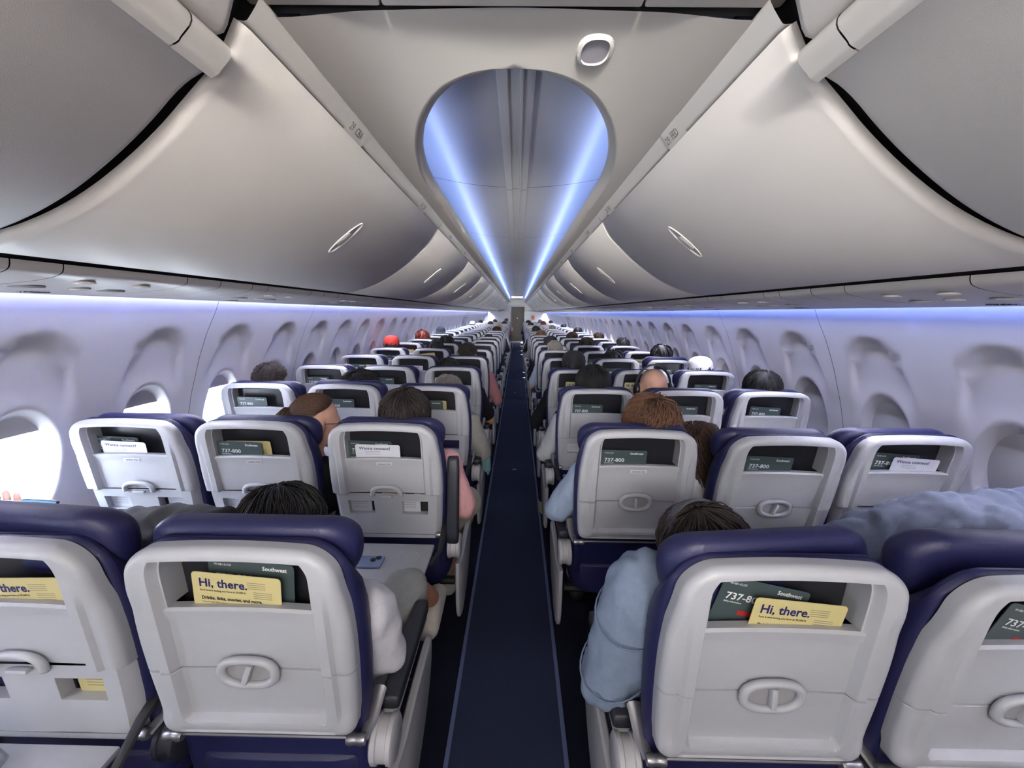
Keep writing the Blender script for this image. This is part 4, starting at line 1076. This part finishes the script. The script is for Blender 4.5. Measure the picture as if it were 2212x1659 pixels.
for q, fr in (('a', .22), ('b', .80)):
    p0, p1 = Vector((-.20, .235, .915)), Vector((-.262, .25, .66)); cc = p0.lerp(p1, fr); dd = (p1-p0).normalized(); u = dd.orthogonal().normalized(); w = dd.cross(u); rr = .070*1.22+(.058-.070)*1.22*fr+.004
    ob('sleeve_seam', MB().tube([cc+u*cos(2*pi*k/28)*rr+w*sin(2*pi*k/28)*rr+dd*.05*cos(2*pi*k/28) for k in range(29)], .0022, 6).mesh('sleeve_seam', clothm('denim_dark', rgb(110, 124, 150))), t1d)
    p0 = p0
hands_t, _ = build_person('p', 'A', 1, 'person in the nearest left window seat holding up a phone', ('short', 260, 2), hBrown, skinL, greyT, None, 'long', .012, .006, 9,
             head=(-.0, .28, 1.0), pitch=20, nb=(0, .2, .90), elL=(.02, .42, .78), elR=(.26, .42, .78), wrL=(.0, .435, 0.855), wrR=(.135, .44, 0.855))
hm = MB(); hand(hm, (.0, .435, 0.855), (.55, .1, .75), (.8, .4, -.2), -1, .6); hand(hm, (.135, .44, 0.855), (-.35, .1, .8), (-.8, .4, -.2), 1, .7)
ob('hands', remesh(hm, .0035, 'hands', skinL, 2), hands_t)
ph = empty('mobile_phone', (seat_x('A', 1)+.065, row_y('A', 1)+.46, .945), (radians(55), 0, radians(-6))); tagit(ph, 'phone held up by two hands beside the nearest left window', 'phone')
ob('phone_body', MB().box(-.06, .06, -.029, .029, 0, .008, c=.003).mesh('phone_body', darkM), ph)
ob('phone_screen', MB().box(-.057, .057, -.026, .026, .0078, .0086).mesh('phone_screen', mat('screen_blue', rgb(90, 140, 200), .2, emit=(rgb(90, 130, 190), .35)), False), ph)
build_person('p', 'F', 1, 'person in a grey-blue hoodie bent forward over the tray in nearest right window seat', ('short', 400, 6), hBrown, skinL, hood, black, 'long', .009, .012, 5,
             bulk=1.2, head=(.12, .74, .76), pitch=80, nb=(.06, .58, .90), chest=(-.02, .44, .90), pelvis=(.02, .27, .62), shL=(-.19, .50, .965), shR=(.17, .50, 1.0), elL=(-.44, .57, .83), wrL=(-.30, .70, .74), elR=(.20, .66, .80), wrR=(.02, .70, .74))
# row 2
build_person('p', 'C', 2, 'person with brown hair in pink t-shirt and pale shorts, second row left aisle', ('bob', 700, 8), hDark, skinL, pink, khaki, 'wide', .011, .004, 3, shorts=True, shoes=shoeW,
             head=(.035, .215, 1.10), nb=(.03, .18, .95), chest=(.04, .20, .80), shR=(.205, .19, .90), elR=(.275, .26, .665), wrR=(.16, .46, .66), knR=(.255, .60, .56), ftR=(.14, .68, .07))
tw, Mw = build_person('p', 'B', 2, 'woman-like figure with auburn ponytail and glasses in black t-shirt, head turned', ('pony', 900, 9), hBrown, skinL, black, black, 'short', .010, .004, 6,
             head=(.150, .225, 1.075), yaw=-48, pitch=12, nb=(.13, .18, .93), chest=(.09, .20, .78), shL=(-.05, .20, .87), shR=(.26, .17, .86), elR=(.25, .28, .64))
tw['label'] = 'person with auburn ponytail and glasses in black t-shirt, head turned, second row'
gl = MB()
for s in (-1, 1):
    gl.tube([(s*.034+.024*cos(2*pi*k/20), .104-.004*abs(cos(2*pi*k/20)), -.002+.018*sin(2*pi*k/20)) for k in range(21)], .0014, 6)
    gl.tube([(s*.058, .100, .003), (s*.078, .06, .003), (s*.083, -.005, .0)], .0015, 6)
gl.tube([(-.010, .105, .002), (.010, .105, .002)], .0014, 6)
g_ = ob('glasses', gl.mesh('glasses', darkM), tw); g_.matrix_local = Mw
build_person('p', 'D', 2, 'person with tousled auburn hair and pale blue sleeve, second row right aisle', ('tousled', 900, 11), hAub, skinL, ltblue, khaki, 'long', .011, .005, 8,
             head=(.095, .215, 1.085), pitch=14, roll=6, nb=(.07, .19, .94), chest=(.02, .20, .79), shL=(-.17, .19, .87), shR=(.20, .2, .88), elL=(-.265, .26, .70))
build_person('p', 'E', 2, 'person with long wavy brown hair in white t-shirt leaning left, second row right middle', ('long', 700, 12), hBrown, skinL, white, black, 'short', .011, .004, 2,
             head=(-.17, .33, .955), pitch=32, roll=-8, yaw=20, nb=(-.13, .26, .86), chest=(-.10, .26, .74), shL=(-.25, .26, .82), shR=(.05, .26, .83), elL=(-.25, .32, .62))
# row 3
build_person('p', 'A', 3, 'person with short dark hair at the third left window', ('short', 500, 13), hDark, skinM, greyT, None, head=(-.03, .21, 1.10), seed=3)
build_person('p', 'B', 3, 'person with black curly hair low in the third row left middle seat', ('tousled', 500, 14), hBlack, skinD, black, None, head=(.02, .21, 1.055), nb=(0, .18, .92), seed=4)
build_person('p', 'C', 3, 'grey-haired person in pale grey top, third row left aisle', ('thin', 600, 15), hGrey, skinL, clothm('stone', rgb(150, 148, 144)), greyT, 'long', head=(.06, .245, 1.035), pitch=22, roll=8, nb=(.05, .2, .91), shR=(.2, .19, .87), elR=(.275, .27, .66), knR=(.2, .66, .56), seed=5, shoes=shoeW)
build_person('p', 'D', 3, 'person with thick black hair and light grey sleeve, third row right aisle', ('bob', 700, 16), hBlack, skinM, ltgrey, clothm('navy_jean', rgb(34, 40, 60)), 'long', head=(.0, .21, 1.115), elL=(-.265, .27, .67), knL=(-.20, .64, .54), ftL=(-.225, .86, .07), seed=6, shoes=mat('shoe_lime', rgb(150, 160, 120), .6))
tb, Mb = build_person('p', 'E', 3, 'bald person wearing large black headphones, third row right middle', None, None, skinL, ltgrey, None, 'short', head=(-.125, .21, 1.115), nb=(-.10, .18, .95), chest=(-.05, .2, .8), shL=(-.25, .2, .88), shR=(.08, .2, .89), pitch=4, seed=7)
headphones(tb, Mb, 'large black over-ear headphones on the bald passenger', phk)
build_person('p', 'F', 3, 'person with dark hair by the third right window', ('bob', 400, 17), hBlack, skinM, black, None, 'long', head=(.04, .21, 1.10), shL=(-.19, .2, .88), seed=8)
# farther rows
build_person('p', 'C', 4, 'black-haired person in black top low in fourth row left aisle seat', ('bob', 260, 18), hBlack, skinM, black, None, 'short', head=(-.06, .21, 1.055), elR=(.27, .26, .66), nb=(-.03, .18, .93), seed=9)
td, Md = build_person('p', 'D', 4, 'person in a black cap and black sleeve, fourth row right aisle', ('short', 120, 21), hBlack, skinM, black, black, 'long', head=(-.01, .21, 1.10), elL=(-.29, .27, .66), seed=10)
cap_on(td, Md, mat('cap_black', rgb(20, 20, 24), .8), brim=False)
te, Me = build_person('p', 'F', 4, 'person in a white cap by the fourth right window', ('short', 120, 21), hDark, skinL, white, None, head=(.02, .21, 1.07), seed=11); cap_on(te, Me, mat('cap_white', rgb(225, 225, 228), .8))
build_person('p', 'C', 5, 'person with short brown hair and rose shirt, fifth row left aisle', ('short', 500, 22), hDark, skinL, plaid, black, 'long', head=(.0, .22, 1.12), elR=(.29, .24, .67), shR=(.20, .19, .90), seed=12, shoes=mat('shoe_dark', rgb(40, 40, 44), .6))
# shared bodies for the distant passengers
protoS = {}
for k, sl in (('a', 'short'), ('b', 'long')):
    b0, M0 = build_person('p', 'C', 24, 'proto', ('short', 120, 21), hDark, skinL, greyT, black, sl, vox=.015, folds=.005, seed=20, near=False, elR=(.25, .27, .67), elL=(-.25, .27, .67)); protoS[k] = (b0, M0)
FAR = [('A', 6, 'red cap', 'a', 'short', hDark, rgb(190, 60, 50), (rgb(196, 52, 40), True), 0), ('A', 8, 'curly red-brown hair', 'a', 'tousled', hRed, rgb(90, 90, 100), None, .02), ('A', 10, 'dark cap', 'a', 'short', hGrey, rgb(60, 60, 70), (rgb(50, 52, 64), False), 0),
       ('B', 6, 'black hair', 'b', 'bob', hBlack, rgb(30, 30, 34), None, -.02), ('B', 7, 'black hair and navy hood', 'b', 'bob', hBlack, rgb(30, 34, 80), None, 0), ('C', 12, 'black hair', 'b', 'bob', hBlack, rgb(40, 40, 50), None, 0), ('C', 13, 'blond hair', 'a', 'long', hBlond, rgb(190, 190, 196), None, .02),
       ('A', 17, 'white cap', 'a', 'short', hDark, rgb(200, 200, 210), (rgb(228, 228, 232), False), 0), ('B', 19, 'dark hair', 'b', 'bob', hDark, rgb(50, 52, 60), None, 0), ('A', 21, 'short dark hair', 'a', 'short', hBlack, rgb(60, 70, 120), None, .02), ('B', 23, 'black hair', 'b', 'short', hBlack, rgb(90, 110, 160), None, .02),
       ('C', 20, 'dark hair', 'b', 'bob', hBlack, rgb(90, 50, 50), None, 0), ('C', 24, 'brown hair', 'a', 'short', hBrown, rgb(190, 150, 110), None, .06),
       ('E', 5, 'black hair', 'b', 'bob', hBlack, rgb(30, 30, 34), None, -.03), ('F', 5, 'black hair and dark hood', 'b', 'bob', hBlack, rgb(24, 26, 40), None, .03), ('D', 6, 'short grey-black hair', 'a', 'short', hGrey, rgb(176, 190, 214), None, .0), ('D', 7, 'dark cap', 'b', 'short', hBlack, rgb(40, 40, 48), (rgb(28, 28, 34), False), -.02),
       ('E', 7, 'dark hair', 'b', 'bob', hDark, rgb(60, 60, 70), None, 0), ('F', 7, 'dark hair', 'b', 'short', hBlack, rgb(60, 60, 66), None, 0), ('E', 9, 'brown hair', 'b', 'bob', hBrown, rgb(90, 80, 80), None, 0), ('F', 9, 'brown hair', 'a', 'short', hBrown, rgb(150, 150, 156), None, 0),
       ('D', 10, 'light brown hair', 'a', 'bob', hAub, rgb(120, 120, 126), None, -.01), ('D', 12, 'black hair', 'b', 'bob', hBlack, rgb(30, 30, 36), None, 0), ('D', 13, 'dark hair', 'b', 'short', hDark, rgb(220, 220, 224), None, 0), ('D', 8, 'dark hair', 'b', 'short', hDark, rgb(34, 34, 42), None, -.06),
       ('F', 12, 'dark hair', 'b', 'bob', hDark, rgb(60, 60, 70), None, 0), ('E', 14, 'grey hair', 'a', 'thin', hGrey, rgb(150, 150, 160), None, 0), ('F', 16, 'black hair', 'b', 'short', hBlack, rgb(60, 60, 70), None, 0), ('D', 18, 'dark hair', 'b', 'bob', hDark, rgb(40, 40, 48), None, 0),
       ('E', 19, 'brown hood', 'b', 'bob', hRed, rgb(120, 84, 84), None, .03), ('D', 22, 'black hair', 'b', 'bob', hBlack, rgb(40, 40, 48), None, .02), ('E', 22, 'grey cap', 'a', 'short', hGrey, rgb(150, 156, 170), (rgb(150, 156, 168), False), .02), ('F', 22, 'dark hair', 'b', 'short', hBlack, rgb(60, 60, 70), None, .02), ('C', 9, 'dark hair', 'b', 'short', hDark, rgb(40, 40, 56), None, -.06)]
for c, r, look, k, hs, hc, col, hat, dz in FAR:
    p0, M0 = protoS[k]; t = empty('person', (seat_x(c, r)+random.uniform(-.02, .02), row_y(c, r), dz))
    tagit(t, 'person with %s in %s seat, %s row' % (look, COLN[c], ordn[r-1]), 'person', 'passengers in the rows ahead')
    for ch in p0.children:
        if ch.name.startswith('hair'): continue
        o = ch.copy(); COL.objects.link(o); o.parent = t
        if o.name.startswith('shirt'):
            mm = clothm('c%d_%d' % (r, ord(c)), col); o.material_slots[0].link = 'OBJECT'; o.material_slots[0].material = mm
    M = M0 @ Matrix.Rotation(random.uniform(-.3, .3), 4, 'Z')
    h = ob('hair', get_hair(hs, 120, 30+['short', 'bob', 'tousled', 'long', 'thin'].index(hs)), t, m=hc); h.matrix_local = M
    if hat:
        cap_on(t, M, mat('cap%d_%d' % (r, ord(c)), hat[0], .8), brim=hat[1])
for k in protoS:
    for ch in list(protoS[k][0].children): bpy.data.objects.remove(ch)
    bpy.data.objects.remove(protoS[k][0])
# small things
m_ = MB(); m_.capsule((-.03, 0, .02), (.05, .03, .04), .045, .03); m_.capsule((.05, .03, .04), (.07, .02, -.10), .035, .03); m_.capsule((-.03, 0, .02), (-.04, .06, -.02), .04, .03)
o = ob('teal_blanket', remesh(m_, .006, 'blanket', teal, 2, .006, 20, 3), None, (seat_x('C', 3)+.225, row_y('C', 3)+.35, .62)); tagit(o, 'teal cloth draped over the armrest, third row left aisle', 'cloth')
for (x, y), nm in (((.0, 4.05), 'first'), ((-.02, 8.2), 'second')):
    m_ = MB(); m_.ell((0, 0, .008), (.012, .008, .005)); m_.ell((.018, .004, .007), (.008, .006, .004))
    o = ob('paper_scrap', m_.mesh('paper_scrap', cardW), None, (x, y, 0)); tagit(o, 'tiny white scrap on the aisle carpet, %s from the camera' % nm, 'scrap')

t = ob('red_fitting', MB().box(-.06, .06, -.08, 0, -.09, .09, c=.02).mesh('red_fitting', mat('red_gloss', rgb(190, 34, 30), .35)), None, (.82, YF-.118, 1.30)); tagit(t, 'small red fitting on the pale bulkhead right of the brown door', 'fitting')
